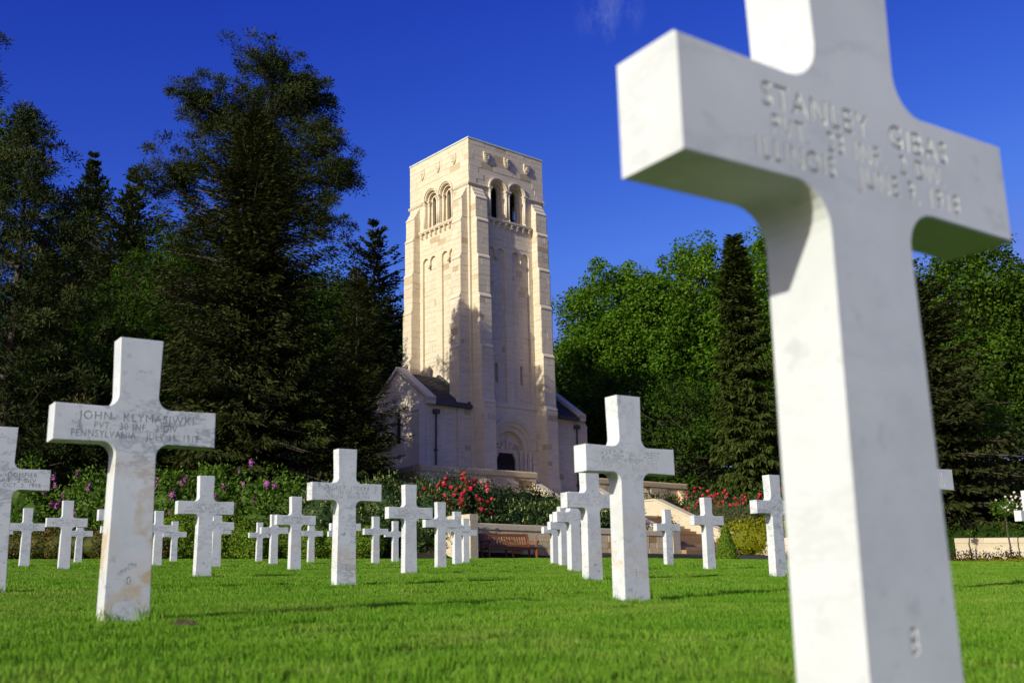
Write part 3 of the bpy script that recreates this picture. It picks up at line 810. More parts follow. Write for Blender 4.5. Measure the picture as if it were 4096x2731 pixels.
for k in range(4):
    ft = FT(k); front = k == 0
    # walls in three layers: face, recessed order, inner order
    m = MB()
    bel = [arch_poly(c, 21.97, ZSP, .56) for c in ARC]
    pan = [panel_poly(*P1, 10.75), panel_poly(*P2, 10.75)]
    por = [arch_poly(DC, ZB-.6+.61, DZ, 1.60, 22)] if front else []
    plate(m, rect(.14, W-.14, ZB, ZTOP), bel+pan+por, 0.0, .14)
    m.box(0, .14, 0, .14, ZB, ZTOP, .6)
    slit = [rect(1.91, 2.15, 11.88, 13.05), rect(3.89, 4.13, 11.88, 13.05)]
    bel2 = [arch_poly(c, 21.97, ZSP, .43) for c in ARC]
    por2 = [arch_poly(DC, ZB+.01, DZ, 1.34, 22)] if front else []
    plate(m, rect(.14, W-.34, ZB, ZTOP-.2), bel2+slit+por2, .141, .34)
    bel3 = [arch_poly(c, 21.97, ZSP, .31) for c in ARC]
    por3 = [arch_poly(DC, ZB+.01, DZ, 1.08, 22)] if front else []
    sl3 = [rect(1.95, 2.11, 11.95, 12.98), rect(3.93, 4.09, 11.95, 12.98)]
    plate(m, rect(.34, W-.54, ZB, ZTOP-.2), bel3+sl3+por3, .341, .54)
    m.build('tower_wall', M['stone'], chapel, xf=ft)
    # buttresses
    for x0, x1 in ((.16, 1.05), (4.99, 5.88)):
        prof = [(.02, 23.72), (-.16, 23.42), (-.14, 23.40), (-.31, 23.16), (-.29, 23.13), (-.46, 22.90), (-.46, 22.84), (-.42, 22.80)]
        for (z, p), (z2, p2) in zip(STAGES[:-1], STAGES[1:]):
            prof += [(-p, z2+.24), (-p2-.04, z2+.04), (-p2-.04, z2-.03), (-p2, z2-.06)]
        prof += [(-STAGES[-1][1], 6.35), (-STAGES[-1][1]-.13, 6.12), (-STAGES[-1][1]-.13, ZB), (.02, ZB)]
        b = MB(); b.prism(prof, 'x', x0, x1, .6); b.build('buttress', M['stone'], chapel, xf=ft)
        if k in (0, 1):
            zs = [22.78] + [s[0]-.07 for s in STAGES[1:]] + [6.4]
            for i, (z, p) in enumerate(STAGES):
                hi, lo = zs[i], (STAGES[i+1][0]+.26 if i < 5 else 6.4)
                add_block_face(ft, -p, x0, x1, lo, hi, .4, .9, None, 10+i)
                xs = x0 if k == 0 else x1
                add_block_side(ft, xs, -1 if k == 0 else 1, -p, 0, lo, hi, 30+i)
    # string course at capital level
    for a, b in ((-.09, ARC[0]-.80), (ARC[1]+.80, W+.09)):
        s = MB(); s.prism([(-.10, 23.90), (-.10, 23.84), (-.03, 23.74), (.02, 23.74), (.02, 23.95), (-.02, 23.95)], 'x', a, b if b < W else W+.005, .5); s.build('string_course', M['carved'], chapel, xf=ft)
    for a, b in ((1.05, 4.99),):
        if front: s = MB(); s.prism([(-.07, 10.50), (-.07, 10.44), (.0, 10.36), (.02, 10.36), (.02, 10.60)], 'x', a, b, .5); s.build('string_course', M['carved'], chapel, xf=ft)
    if k > 1: continue
    # belfry arches: hood moulds, beads, columns, capitals, sill on corbels
    for ci, c in enumerate(ARC):
        h = MB(); h.ring(c, ZSP, .66, .745, -.10, .01, n=22, tone=.55); h.build('hood_mould', M['carved'], chapel, xf=ft)
        h = MB(); h.ring(c, ZSP, .575, .655, -.04, .01, n=22, tone=.7)
        for i in range(19):
            t = math.pi*(i+.5)/19; r = .54
            p = (c+r*math.cos(t), .02, ZSP+r*math.sin(t)); q = .03
            h.add([(p[0]-q,p[1],p[2]),(p[0]+q,p[1],p[2]),(p[0],p[1]-q*1.4,p[2]),(p[0],p[1]+q,p[2]),(p[0],p[1],p[2]-q),(p[0],p[1],p[2]+q)],
                  [(0,2,4),(2,1,4),(1,3,4),(3,0,4),(2,0,5),(1,2,5),(3,1,5),(0,3,5)], .8)
        h.build('beaded_arch', M['carved'], chapel, xf=ft)
    def column(x, y, r, zb, zt, cap=.34):
        cm = MB()
        cm.tube([(x,y,zb),(x,y,zb+.05),(x,y,zb+.06),(x,y,zb+.12)], [r*1.55,r*1.55,r*1.25,r*1.05], 10, .6)
        cm.tube([(x,y,zb+.12),(x,y,zt-cap)], r, 10, .65)
        o = cm.build('column', M['carved'], chapel, True, xf=ft)
        cp = MB(); cp.tube([(x,y,zt-cap),(x,y,zt-cap+.03),(x,y,zt-cap*.6),(x,y,zt-.09)], [r*1.25,r*1.05,r*1.35,r*1.9], 8, .6)
        cp.box(x-r*1.9, x+r*1.9, y-r*1.9, y+r*1.9, zt-.09, zt, .6)
        cp.build('capital', M['carved'], o, xf=ft)
    for x in (ARC[0]-.66, ARC[1]+.66): column(x, -.03, .075, 21.97, ZSP)
    for x in (3.02-.095, 3.02+.095): column(x, -.03, .075, 21.97, ZSP)
    for c in ARC:
        for d in (-.47, .47): column(c+d, .19, .06, 21.97, ZSP-.02)
    s = MB(); s.prism([(-.20,21.95),(-.20,21.86),(-.15,21.78),(.02,21.78),(.02,21.97)], 'x', 1.18, 4.86, .6)
    sill = s.build('belfry_sill', M['carved'], chapel, xf=ft)
    for i in range(8):
        x = 1.36 + i*(4.68-1.36)/7; cb = MB()
        cb.prism([(.01,21.78),(-.17,21.78),(-.17,21.70),(-.12,21.62),(-.14,21.55),(-.08,21.46),(.01,21.42)], 'x', x-.07, x+.07, .55)
        cb.build('corbel', M['carved'], sill, xf=ft)
    for a, b in (P1, P2):
        cb = MB(); x = (a+b)/2
        cb.tube([(x,.05,19.40),(x,.0,19.44),(x,-.03,19.52),(x,.0,19.60),(x,.03,19.64)], [.03,.08,.10,.085,.07], 8, .55)
        cb.build('carved_head', M['carved'], chapel, True, xf=ft)
    # slit windows
    for x in (2.02, 4.01):
        gq = MB(); gq.box(x-.09, x+.09, .42, .45, 11.9, 13.03, .2); w = gq.build('slit_window', M['glass'], chapel, xf=ft)
    # shields with emblems
    for si, x in enumerate((1.38, 3.02, 4.66)):
        sh = MB()
        pts = [(x-.23,26.14),(x+.23,26.14),(x+.23,25.78),(x+.19,25.62),(x+.10,25.51),(x,25.46),(x-.10,25.51),(x-.19,25.62),(x-.23,25.78)]
        sh.prism(pts, 'y', -.09, .01, .55); so = sh.build('shield', M['carved'], chapel, xf=ft)
        e = MB(); kind = si + (0 if front else 3)
        e.box(x-.19, x+.19, -.11, -.089, 26.04, 26.11, .5)
        if kind == 0:
            e.ring(x, 25.80, .12, .18, -.13, -.088, 0, 2*math.pi, 20, .5); e.ring(x, 25.80, .0, .07, -.13, -.088, 0, 2*math.pi, 14, .5)
        elif kind == 1:
            e.box(x-.04, x+.04, -.14, -.088, 25.55, 26.02, .5)
            for z in (25.62, 25.74, 25.86): e.box(x-.17, x+.17, -.13, -.088, z, z+.05, .5)
            e.tube([(x,-.12,25.95),(x,-.13,26.0),(x,-.12,26.06)], [.04,.08,.04], 8, .5)
        elif kind == 2:
            e.prism([(x-.16,25.66),(x+.16,25.66),(x,25.97)], 'y', -.14, -.088, .5)
            for d in (-.12,-.06,0,.06,.12): e.box(x+d-.012, x+d+.012, -.12, -.088, 25.50+abs(d)*.8, 25.62, .5)
        elif kind == 3:
            e.box(x-.03, x+.03, -.13, -.088, 25.56, 25.98, .5); e.box(x-.12, x+.12, -.13, -.088, 25.80, 25.86, .5)
        elif kind == 4:
            e.ring(x-.12, 25.62, .22, .30, -.13, -.088, 0, math.pi/2, 10, .5); e.ring(x-.12, 25.62, .12, .17, -.13, -.088, 0, math.pi/2, 10, .5)
        else:
            for d in (-.10, 0, .10): e.box(x+d-.03, x+d+.03, -.13, -.088, 25.62, 25.98, .5)
            e.box(x-.15, x+.15, -.135, -.088, 25.60, 25.65, .5)
        e.build('emblem', M['carved'], so, xf=ft)
    # blocks of the two faces in view
    def sk(a, b, z0, z1):
        for c in ARC:
            if z1 > 21.7 and z0 < 24.75 and b > c-.78 and a < c+.78: return True
        if z0 < 21.98 and z1 > 21.4 and a < 4.95 and b > 1.1: return True
        for p0, p1 in (P1, P2):
            if z0 < 20.25 and z1 > 10.7 and b > p0-.04 and a < p1+.04: return True
        if front and z0 < 9.95 and ((DC-a)**2 < 1.92**2 or (b-DC)**2 < 1.92**2 or a < DC < b) and (z1 < 8 or min(abs(a-DC), abs(b-DC))**2 + (z0-8)**2 < 1.93**2): return True
        return False
    add_block_face(ft, 0, .0, W, 23.97, ZTOP-.02, .5, 1.0, sk, 1)
    add_block_face(ft, 0, 1.06, 4.98, 20.2 if not front else 20.2, 23.72, .4, .85, sk, 2)
    add_block_face(ft, 0, 1.06, 4.98, 10.62 if front else 10.9, 20.2, .22, .9, sk, 3)
    for p0, p1 in (P1, P2):
        def sk2(a, b, z0, z1, p0=p0, p1=p1):
            x = 2.02 if p0 < 2 else 4.01
            return z0 < 13.1 and z1 > 11.85 and b > x-.14 and a < x+.14
        add_block_face(ft, .14, p0+.01, p1-.01, 10.77, 19.6, .42, .9, sk2, 4)
    if front: add_block_face(ft, 0, 1.06, 4.98, ZB, 10.34, .42, .95, sk, 5)

# tower roof edge and belfry interior
t = MB()
t.box(-.04, W+.04, -.04, W+.04, ZTOP+.001, ZTOP+.10, .6)
t.add([(-.02,-.02,ZTOP+.101),(W+.02,-.02,ZTOP+.101),(W+.02,W+.02,ZTOP+.101),(-.02,W+.02,ZTOP+.101),(HC,HC,ZTOP+.26)], [(0,1,4),(1,2,4),(2,3,4),(3,0,4)], .6)
t.build('roof_edge', M['coping'], chapel, xf=zx)
t = MB(); t.box(.55, W-.55, .55, W-.55, 21.6, 21.8); t.box(.55, W-.55, .55, W-.55, 25.0, 25.2); t.box(1.4, W-1.4, 1.4, W-1.4, 21.8, 24.0)  # added near-black block fills the chamber, standing in for its shade
for z in (22.5, 23.2): t.box(.6, W-.6, .72, .78, z, z+.05); t.box(.72, .78, .6, W-.6, z, z+.05)
t.build('bell_chamber', M['dark'], chapel, xf=zx)

# entrance portal
ft = FT(0)
p = MB()
for r0, r1, y0, y1 in ((1.60,1.72,-.05,.02),(1.72,1.86,-.09,.02),(1.46,1.60,.05,.13),(1.34,1.46,.08,.14),(1.20,1.34,.19,.30),(1.08,1.20,.22,.34)):
    q = MB(); q.ring(DC, DZ, r0, r1, y0, y1, n=26, tone=.5); q.build('portal_arch', M['carved'], chapel, xf=ft)
q = MB(); door = rect(DC-.75, DC+.75, ZB+.01, 7.82)
plate(q, rect(DC-1.3, DC+1.3, ZB, 9.35), [door], .541, .80, .5)
for s in (-1, 1): q.prism([(DC+s*.75,7.82),(DC+s*.58,7.82),(DC+s*.60,7.66),(DC+s*.70,7.56),(DC+s*.70,7.46),(DC+s*.75,7.40)], 'y', .56, .79, .5)
q.build('tympanum', M['carved'], chapel, xf=ft)
q = MB(); g = random.Random(4)
q.box(DC-.035, DC+.035, .47, .54, 8.05, 8.86, .6); q.box(DC-.16, DC+.16, .48, .54, 8.50, 8.56, .6)
q.tube([(DC,.52,8.1),(DC,.47,8.25),(DC,.47,8.5),(DC,.49,8.62),(DC,.48,8.72)], [.12,.10,.11,.06,.07], 8, .6)
for i in range(70):
    a = g.uniform(-.92, .92); z = 8.06 + g.uniform(0, .42)*math.sqrt(max(0, 1-a*a)); r = g.uniform(.025,.05)
    if abs(a) < .14: continue
    q.tube([(DC+a,.54,z-r),(DC+a+g.uniform(-.03,.03),.50,z),(DC+a,.54,z+r)], [r*.4,r,r*.4], 6, .6)
q.build('tympanum_relief', M['carved'], chapel, xf=ft)
dr = MB()
for i in range(8): dr.box(DC-.75+i*.1875+.006, DC-.75+(i+1)*.1875-.006, .70, .76, ZB+.02, 7.81)
dr.box(DC-.76, DC+.76, .76, .80, ZB+.01, 7.83)
do = dr.build('door', M['door'], chapel, xf=ft)
gr = MB()
for i in range(13):
    for j in range(3): gr.ring(DC-.70+i*.117, 7.20+j*.17, .035, .05, .68, .70, 0, 2*math.pi, 8)
dg_ = gr.build('door_grille', M['door'], do, xf=ft); dg_['kind'] = 'stuff'
for s in (-1, 1):
    for r_, y in ((1.47,.07),(1.21,.21),(1.0,.41)):
        cm = MB(); x = DC+s*r_
        cm.tube([(x,y,ZB),(x,y,ZB+.14),(x,y,ZB+.16),(x,y,7.5)], [.11,.11,.075,.075], 10, .55)
        co = cm.build('portal_column', M['carved'], chapel, True, xf=ft)
        cp = MB(); cp.tube([(x,y,7.5),(x,y,7.53),(x,y,7.7),(x,y,7.86)], [.10,.08,.11,.15], 8, .55); cp.box(x-.15, x+.15, y-.13, y+.13, 7.86, 7.98, .5)
        cp.build('capital', M['carved'], co, xf=ft)

# side wings
WE = 3.05; Y0, Y1 = .28, 5.76; EAVE = 10.45; RIDGE = 12.35
for side in (0, 1):
    mx = (lambda v: (v[0], v[1], v[2]-ZB)) if side == 0 else (lambda v: (W-v[0], v[1], v[2]-ZB))
    wing = MB()
    win = arch_poly(HC, 8.18, 9.72, .34)
    pent = [(Y0,ZB),(Y1,ZB),(Y1,EAVE),(HC,RIDGE),(Y0,EAVE)]
    tmp = MB(); plate(tmp, pent, [win], 0, .45, .6)
    wing.add([(-WE+v[1], v[0], v[2]) for v in tmp.v], tmp.f, .6)
    wing.box(-WE+.45, .0, Y0, Y0+.4, ZB, EAVE, .6); wing.box(-WE+.45, .0, Y1-.4, Y1, ZB, EAVE, .6)
    wo = wing.build('side_wing', M['stone'], chapel, xf=mx)
    q = MB(); q.box(-WE+.25, -WE+.28, HC-.36, HC+.36, 8.16, 10.08); go = q.build('wing_window', M['glass'], wo, xf=mx)
    q = MB()
    for z in (8.6, 9.0, 9.4, 9.72): q.box(-WE+.215, -WE+.245, HC-.34, HC+.34, z, z+.035)
    q.box(-WE+.212, -WE+.242, HC-.02, HC+.02, 8.2, 10.04)
    q.build('window_bars', M['lead'], go, xf=mx)
    q = MB(); rr = MB(); rr.ring(HC, 9.72, .70, .80, -.09, .01, n=20); q.add([(-WE+v[1], v[0], v[2]) for v in rr.v], rr.f, .6)
    rr = MB(); rr.ring(HC, 9.72, .34, .44, -.03, .01, n=18); q.add([(-WE+v[1], v[0], v[2]) for v in rr.v], rr.f, .6)
    for a, b in ((Y0+.75, HC-.78), (HC+.78, Y1-.75)): q.box(-WE-.08, -WE+.01, a, b, 9.66, 9.77, .6)
    q.build('window_hood', M['carved'], wo, xf=mx)
    for a, b in ((Y0+.02, Y0+.74), (Y1-.74, Y1-.02)):                       # gable buttresses
        q = MB(); q.prism([(-WE+.01,10.5),(-WE-.17,10.28),(-WE-.15,10.26),(-WE-.32,10.06),(-WE-.30,10.03),(-WE-.47,9.82),(-WE-.47,9.76),(-WE-.42,9.72),(-WE-.42,ZB),(-WE+.01,ZB)], 'y', a, b, .6)
        q.build('buttress', M['stone'], wo, xf=mx)
    sl = (RIDGE-EAVE)/(HC-Y0)
    for s in (-1, 1):                                                    # gable coping, kneeler, roof slope, gutter
        ye = Y0 if s < 0 else Y1; oy = s*.30
        q = MB(); e0 = (ye+oy, EAVE+.10-.30*sl); a0 = (HC, RIDGE+.10)
        q.prism([e0, a0, (HC, RIDGE+.34), (ye+oy, EAVE+.30-.30*sl)], 'x', -WE-.07, -WE+.52, .5); q.build('gable_coping', M['stone'], wo, xf=mx)
        q = MB(); q.box(-WE-.05, -WE+.5, min(ye, ye+oy), max(ye, ye+oy), EAVE-.32, EAVE+.02-.0, .3); q.build('kneeler', M['stone'], wo, xf=mx)
        q = MB(); n = 17
        for i in range(n):
            t0, t1 = i/n, (i+1)/n
            def pt(t, up): return (ye+oy*.8 + (HC-ye-oy*.8)*t, EAVE-.24*sl + (RIDGE-EAVE+.24*sl)*t + up)
            a, b = pt(t0, .075), pt(t1, .045); c, d = pt(t1, .0), pt(t0, .0)
            q.prism([a, b, c, d], 'x', -WE+.53, .0, .5)
        ro = q.build('slate_roof', M['slate'], wo, xf=mx); ro['kind'] = 'stuff'
        q = MB(); yy = ye+oy*.9
        q.box(-WE+.55, -.0, yy-.11, yy+.11, EAVE-.30*sl-.14, EAVE-.30*sl+.06); gu = q.build('gutter', M['lead'], wo, xf=mx)
        q = MB(); q.prism([(-.02, EAVE-.05), (-.0, EAVE+.12), (-.0, EAVE+.2), (-.3, EAVE-.1)], 'y', 0, .01); 
        q = MB(); q.bar((-.06, ye+oy*.6, EAVE-.02), (-.06, HC, RIDGE+.16), .16, .10); q.build('flashing', M['lead'], wo, xf=mx)
        if s < 0:
            q = MB(); dx = -WE+.62; q.tube([(dx, Y0-.14, 9.75), (dx, Y0-.09, ZB+.02)], .055, 10); dp = q.build('downpipe', M['lead'], wo, xf=mx)
            q = MB(); q.box(dx-.16, dx+.16, Y0-.30, Y0-.01, 9.62, 9.86); q.build('rainwater_head', M['lead'], dp, xf=mx)
            q = MB(); q.box(dx-.10, dx+.10, Y0-.17, Y0-.005, 7.55, 7.62); q.box(dx-.10, dx+.10, Y0-.17, Y0-.005, 6.1, 6.17); q.build('pipe_bracket', M['lead'], dp, xf=mx)
            q = MB(); q.prism([(Y0+.0,EAVE-.42),(Y0-.10,EAVE-.36),(Y0-.10,EAVE-.26),(Y0,EAVE-.26)], 'x', -WE+.46, -.9, .6); q.build('cornice', M['carved'], wo, xf=mx)
    # blocks: side wall towards the camera, and the gable of the left wing
    mxa = (lambda x: x) if side == 0 else (lambda x: W-x)
    x0, x1 = sorted((mxa(-WE+.02), mxa(-.95)))
    masonry(blocks, (0, Y0, 0), (1,0,0), (0,-1,0), x0, x1, clip_courses(COURSES, ZB, EAVE-.42), .42, .95, None, seed=50+side)
    if side == 0:
        def gsk(a, b, z0, z1):
            if z1 > 9.5 and (b > HC-.8 and a < HC+.8) and z0 < 10.6: return True
            if z1 > 8.1 and z0 < 10.1 and b > HC-.36 and a < HC+.36: return True
            zt = lambda y: EAVE + (min(y, W-y)-Y0)*sl
            return z1 > min(zt(a), zt(b)) - .02
        masonry(blocks, (-WE, 0, 0), (0,1,0), (-1,0,0), Y0+.75, Y1-.75, clip_courses(COURSES, ZB, RIDGE), .42, .95, gsk, seed=60)
        for a, b in ((Y0+.03, Y0+.73), (Y1-.73, Y1-.03)): masonry(blocks, (-WE-.42, 0, 0), (0,1,0), (-1,0,0), a, b, clip_courses(COURSES, ZB, 9.7), .35, .8, None, seed=61)
lay(blocks, 'stone_block', M['stone'], chapel, 300, ZB)

# ------------------------------------------------------------------ terrace
def T_empty(name, s, q, z): 
    x, y, _ = to_world(s, q); return empty(name, (x, y, z), TH)
tf = MB(); tf.box(-6.9, 12.98, -4.3, 9.0, 2.5, ZB-.004); 
ter = tf.build('terrace', M['wallstone']); ter.location = (TX, TY, 0); ter.rotation_euler = (0,0,TH)
tag(ter, 'stone paved terrace around the foot of the chapel tower', 'terrace', kind='structure')
def rounded(y0, y1, z0, z1, r=.10):
    return [(y0,z0),(y1,z0),(y1,z1-r)] + [((y1-r)+r*math.cos(t), z1-r+r*math.sin(t)) for t in (.4,.8,1.2,1.57)] + [((y0+r)+r*math.cos(t), z1-r+r*math.sin(t)) for t in (1.57,1.95,2.35,2.75)] + [(y0,z1-r)]
for side in (0, 1):
    root = T_empty('terrace_wall', 0, 0, 2.6)
    if side == 0: sx = lambda x: x; ztop = 6.07; lb = 'weathered stone terrace parapet left of the chapel steps, in tree shade'
    else: sx = lambda x: W-x; ztop = 6.02; lb = 'stone terrace parapet on the far right of the chapel steps'
    tag(root, lb, 'wall')
    zo = lambda v: (sx(v[0]), v[1], v[2]-2.6)
    m = MB(); m.box(-6.97, .68, -4.58, -4.2, 2.6, ztop-.32); m.box(-6.97, -6.6, -4.2, 6.0, 2.6, ztop-.32); m.build('wall', M['rough'], root, xf=zo)
    m = MB(); m.prism(rounded(-4.64, -4.14, ztop-.319, ztop), 'x', -6.98, .72, .5); co = m.build('coping', M['rough'], root, xf=zo)
    m = MB(); tmp = MB(); tmp.prism(rounded(-7.03, -6.53, ztop-.319, ztop), 'y', -4.12, 6.0, .5); m.add(tmp.v, tmp.f, .5); m.build('coping', M['rough'], root, xf=zo)
    for a in (-6.72, -3.25):
        m = MB(); m.prism([(-4.57,5.62),(-4.86,5.30),(-4.84,5.26),(-5.05,4.98),(-5.05,4.92),(-5.0,4.88),(-5.0,2.6),(-4.57,2.6)], 'x', a, a+.62, .5); m.build('buttress', M['rough'], root, xf=zo)
    st = []
    def bsk(a, b, z0, z1): return z0 < 5.6 and any(b > c-.03 and a < c+.65 for c in ((-6.72, -3.25) if side == 0 else (W+6.10, W+2.63)))
    u0, u1 = (-6.95, .66) if side == 0 else (W-.66, W+6.95)
    masonry(st, (0,-4.58,0), (1,0,0), (0,-1,0), u0, u1, course_list(3.4, ztop-.33, .26, .36, 8+side), .5, 1.0, bsk, (.01,.035), .014, .2, seed=70+side)
    if side == 0: masonry(st, (-6.97,0,0), (0,1,0), (-1,0,0), -4.56, 3.0, course_list(3.4, ztop-.33, .26, .36, 9), .5, 1.0, None, (.01,.035), .014, .2, seed=72)
    lay(st, 'stone_block', M['rough'], root, 300, 2.6)

# ------------------------------------------------------------------ stairs between the walls
stairs = T_empty('stone_staircase', 3.02, 9.0, 1.3)
tag(stairs, 'broad stone staircase with sloping side walls climbing to the chapel terrace', 'stairs')
sz = lambda v: (v[0]-3.02, v[1]+9.0, v[2]-1.3)
S0, S1 = 1.04, 5.0
zt, qt = 1.45, 14.35
for i in range(14):
    m = MB(); z = zt + .15*i; q0 = qt - .375*i
    m.box(S0+.001, S1-.001, -q0, -(q0-.42) if i < 13 else -6.3, z-.5 if i else 1.2, z+.15 - .002, random.uniform(.0,1.0)); m.build('step', M['step'], stairs, xf=sz)
for i in range(10):
    m = MB(); z = 3.55 + .15*i; q0 = 6.4 - .30*i
    m.box(S0+.002, S1-.002, -q0, -(q0-.34) if i < 9 else -3.2, z-.4, z+.15-.002, random.uniform(.2,1.0)); m.build('step', M['step'], stairs, xf=sz)
for a, b in ((S0-.56, S0), (S1, S1+.56)):
    prof = [(-3.9,5.5),(-4.3,5.5),(-6.45,4.42),(-9.05,4.40),(-13.25,2.52),(-13.6,2.46),(-14.05,2.42),(-14.05,1.2),(-3.9,1.2)]
    m = MB(); m.prism(prof, 'x', a+.03, b-.03, .75); wl_ = m.build('side_wall', M['wallstone'], stairs, xf=sz)
    cp = [(y, z) for y, z in prof[:7]]; m = MB()
    for (y0, z0), (y1, z1) in zip(cp[:-1], cp[1:]):
        m.prism([(y0,z0+.001),(y1,z1+.001),(y1,z1+.09),(y0,z0+.09)], 'x', a-.02, b+.02, .8)
    m.build('coping', M['wallstone'], wl_, xf=sz)
    st = []
    top = lambda q: np.interp(q, [3.9,4.3,6.45,9.05,13.25,14.05], [5.5,5.5,4.42,4.40,2.52,2.42])
    inner = b if a < 3 else a; nrm = (1,0,0) if a < 3 else (-1,0,0)
    off = -.03 if a < 3 else .03
    if a > 3:
        masonry(st, (inner+off,0,0), (0,1,0), nrm, -14.0, -4.0, course_list(1.5, 5.4, .3, .42, 12), .6, 1.2, lambda u,v,z0,z1: z1 > min(top(-u), top(-v))-.02, (.004,.018), .01, .1, seed=80)
        lay(st, 'stone_block', M['wallstone'], wl_, 300, 1.3)
        for c in list(wl_.children):
            if c.name.startswith('stone_block'): c.location.x -= 3.02; c.location.y += 9.0

# ------------------------------------------------------------------ garden walls
def straight_wall(name, label, p0, p1, zb0, zb1, zt0, zt1, th, mat, cop_mat, cop_h=.22, over=.03, courses=None, lm=(.45,.95), end=True, seed=0, proud=(.01,.03), tan=.15, lowmat=None):
    """wall from p0 to p1, front on its right-hand side as seen walking p0->p1 (towards the camera)"""
    d = Vector((p1[0]-p0[0], p1[1]-p0[1], 0)); L = d.length; d.normalize(); ang = math.atan2(d.y, d.x)
    root = empty(name, (p0[0], p0[1], zb0), ang); tag(root, label, 'wall')
    def zt(u): return zt0 + (zt1-zt0)*u/L - zb0
    m = MB(); vs = []
    for u in (0, L):
        for y in (0, th):
            vs += [(u, y, -.3), (u, y, zt(u)-cop_h)]
    m.add(vs, [(0,1,5,4),(2,6,7,3),(1,3,7,5),(0,2,3,1),(4,5,7,6),(0,4,6,2)], .4); m.build('wall', mat, root)
    n = max(1, int(L/1.1))
    for i in range(n):
        u0, u1 = L*i/n+.004, L*(i+1)/n-.004
        m = MB(); y0, y1 = -over, th+over
        vs = [(u0,y0,zt(u0)-cop_h+.001),(u1,y0,zt(u1)-cop_h+.001),(u1,y1,zt(u1)-cop_h+.001),(u0,y1,zt(u0)-cop_h+.001),(u0,y0,zt(u0)-.03),(u1,y0,zt(u1)-.03),(u1,y0+.05,zt(u1)),(u0,y0+.05,zt(u0)),(u0,y1-.05,zt(u0)),(u1,y1-.05,zt(u1)),(u1,y1,zt(u1)-.03),(u0,y1,zt(u0)-.03)]
        m.add(vs, [(0,1,5,4),(4,5,6,7),(7,6,9,8),(8,9,10,11),(11,10,2,3),(0,4,7,8,11,3),(1,2,10,9,6,5),(0,3,2,1)], random.uniform(.4,.9)); m.build('coping_stone', cop_mat, root)
    st = []; hh = min(zt(0), zt(L)) - cop_h
    masonry(st, (0,0,0), (1,0,0), (0,-1,0), 0.0, L, courses or course_list(-.05, hh, .22, .30, 20+seed), lm[0], lm[1], None, proud, .014, tan, seed=90+seed)
    lay(st, 'stone_block', mat, root, 300)
    return root
x1, y1, _ = to_world(.48, 14.0); x0, y0 = x1-12.1*math.cos(R(36.5)), y1-12.1*math.sin(R(36.5))
x1b, y1b = x1, y1
straight_wall('bench_wall', 'rough golden stone garden wall behind the wooden bench', (x0,y0), (x1,y1), 1.2, 1.4, 2.66, 2.45, .45, M['rough'], M['wallstone'], .24, .04, seed=1)
x0, y0, _ = to_world(.47, 14.0); x1, y1, _ = to_world(1.05, 14.0)
# end wall that shades the bench
x0, y0, _ = to_world(-12.0, 12.6); x1, y1, _ = to_world(-12.0, 14.8)
straight_wall('end_wall', 'short sunlit stone wall end beside the bench', (x0,y0), (x1,y1), 1.15, 1.15, 2.86, 2.84, .36, M['wallstone'], M['wallstone'], .24, .03, seed=2, proud=(.005,.02), tan=.05)
straight_wall('garden_wall', 'low sunlit cream stone wall below the yellow-green hedge', (11.35,52.95), (18.6,49.6), 1.42, 1.15, 2.20, 1.95, .5, M['wallstone'], M['wallstone'], .36, .05, courses=[(-.02,.20),(.20,.42)], lm=(.8,1.5), seed=3, proud=(.004,.015), tan=.4)
straight_wall('garden_wall', 'low sunlit cream stone wall at the right edge behind dark red plants', (17.85,44.1), (21.8,39.6), .72, .5, 1.64, 1.40, .45, M['wallstone'], M['wallstone'], .20, .02, lm=(.7,1.3), seed=4, proud=(.004,.012), tan=.05)

# ------------------------------------------------------------------ bench
bx, by = x1b-9.75*math.cos(R(36.5))+.62*math.sin(R(36.5)), y1b-9.75*math.sin(R(36.5))-.62*math.cos(R(36.5))
bench = empty('park_bench', (bx, by, tz(bx, by)+.02), R(36.5))
tag(bench, 'brown slatted wooden bench against the stone wall', 'bench')
BL = 2.36
def bp(name, fn):
    m = MB(); fn(m); return m.build(name, M['teak'], bench)
for s in (-1, 1):
    x = s*BL/2
    bp('leg', lambda m: m.bar((x,-.30,0),(x,-.30,.62),.07,.07))
    bp('back_leg', lambda m: (m.bar((x,.20,0),(x,.22,.44),.07,.07), m.bar((x,.22,.44),(x,.36,.97),.07,.06)))
    bp('arm', lambda m: (m.bar((x,-.34,.645),(x,.26,.645),.085,.05), m.tube([(x-.05,-.36,.645),(x+.05,-.36,.645)], .055, 10)))
    bp('side_stretcher', lambda m: m.bar((x,-.29,.14),(x,.19,.14),.04,.05))
bp('front_rail', lambda m: m.bar((-BL/2,-.29,.37),(BL/2,-.29,.37),.04,.09))
bp('back_rail', lambda m: m.bar((-BL/2,.20,.37),(BL/2,.20,.37),.04,.09))
for i in range(5): bp('seat_slat', lambda m: m.bar((-BL/2,-.31+i*.115,.43-.012*i),(BL/2,-.31+i*.115,.43-.012*i),.095,.025))
bp('top_rail', lambda m: m.bar((-BL/2-.03,.345,.92),(BL/2+.03,.345,.92),.05,.12))
bp('lower_rail', lambda m: m.bar((-BL/2,.235,.50),(BL/2,.235,.50),.04,.07))
for i in range(18):
    x = -BL/2 + .10 + i*(BL-.2)/17
    bp('back_slat', lambda m: m.bar((x,.24,.52),(x,.335,.88),.06,.02, (0,1,0)))
bp('leg', lambda m: m.bar((0,-.28,0),(0,-.28,.36),.06,.06))
bp('leg', lambda m: m.bar((0,.19,0),(0,.19,.36),.06,.06))
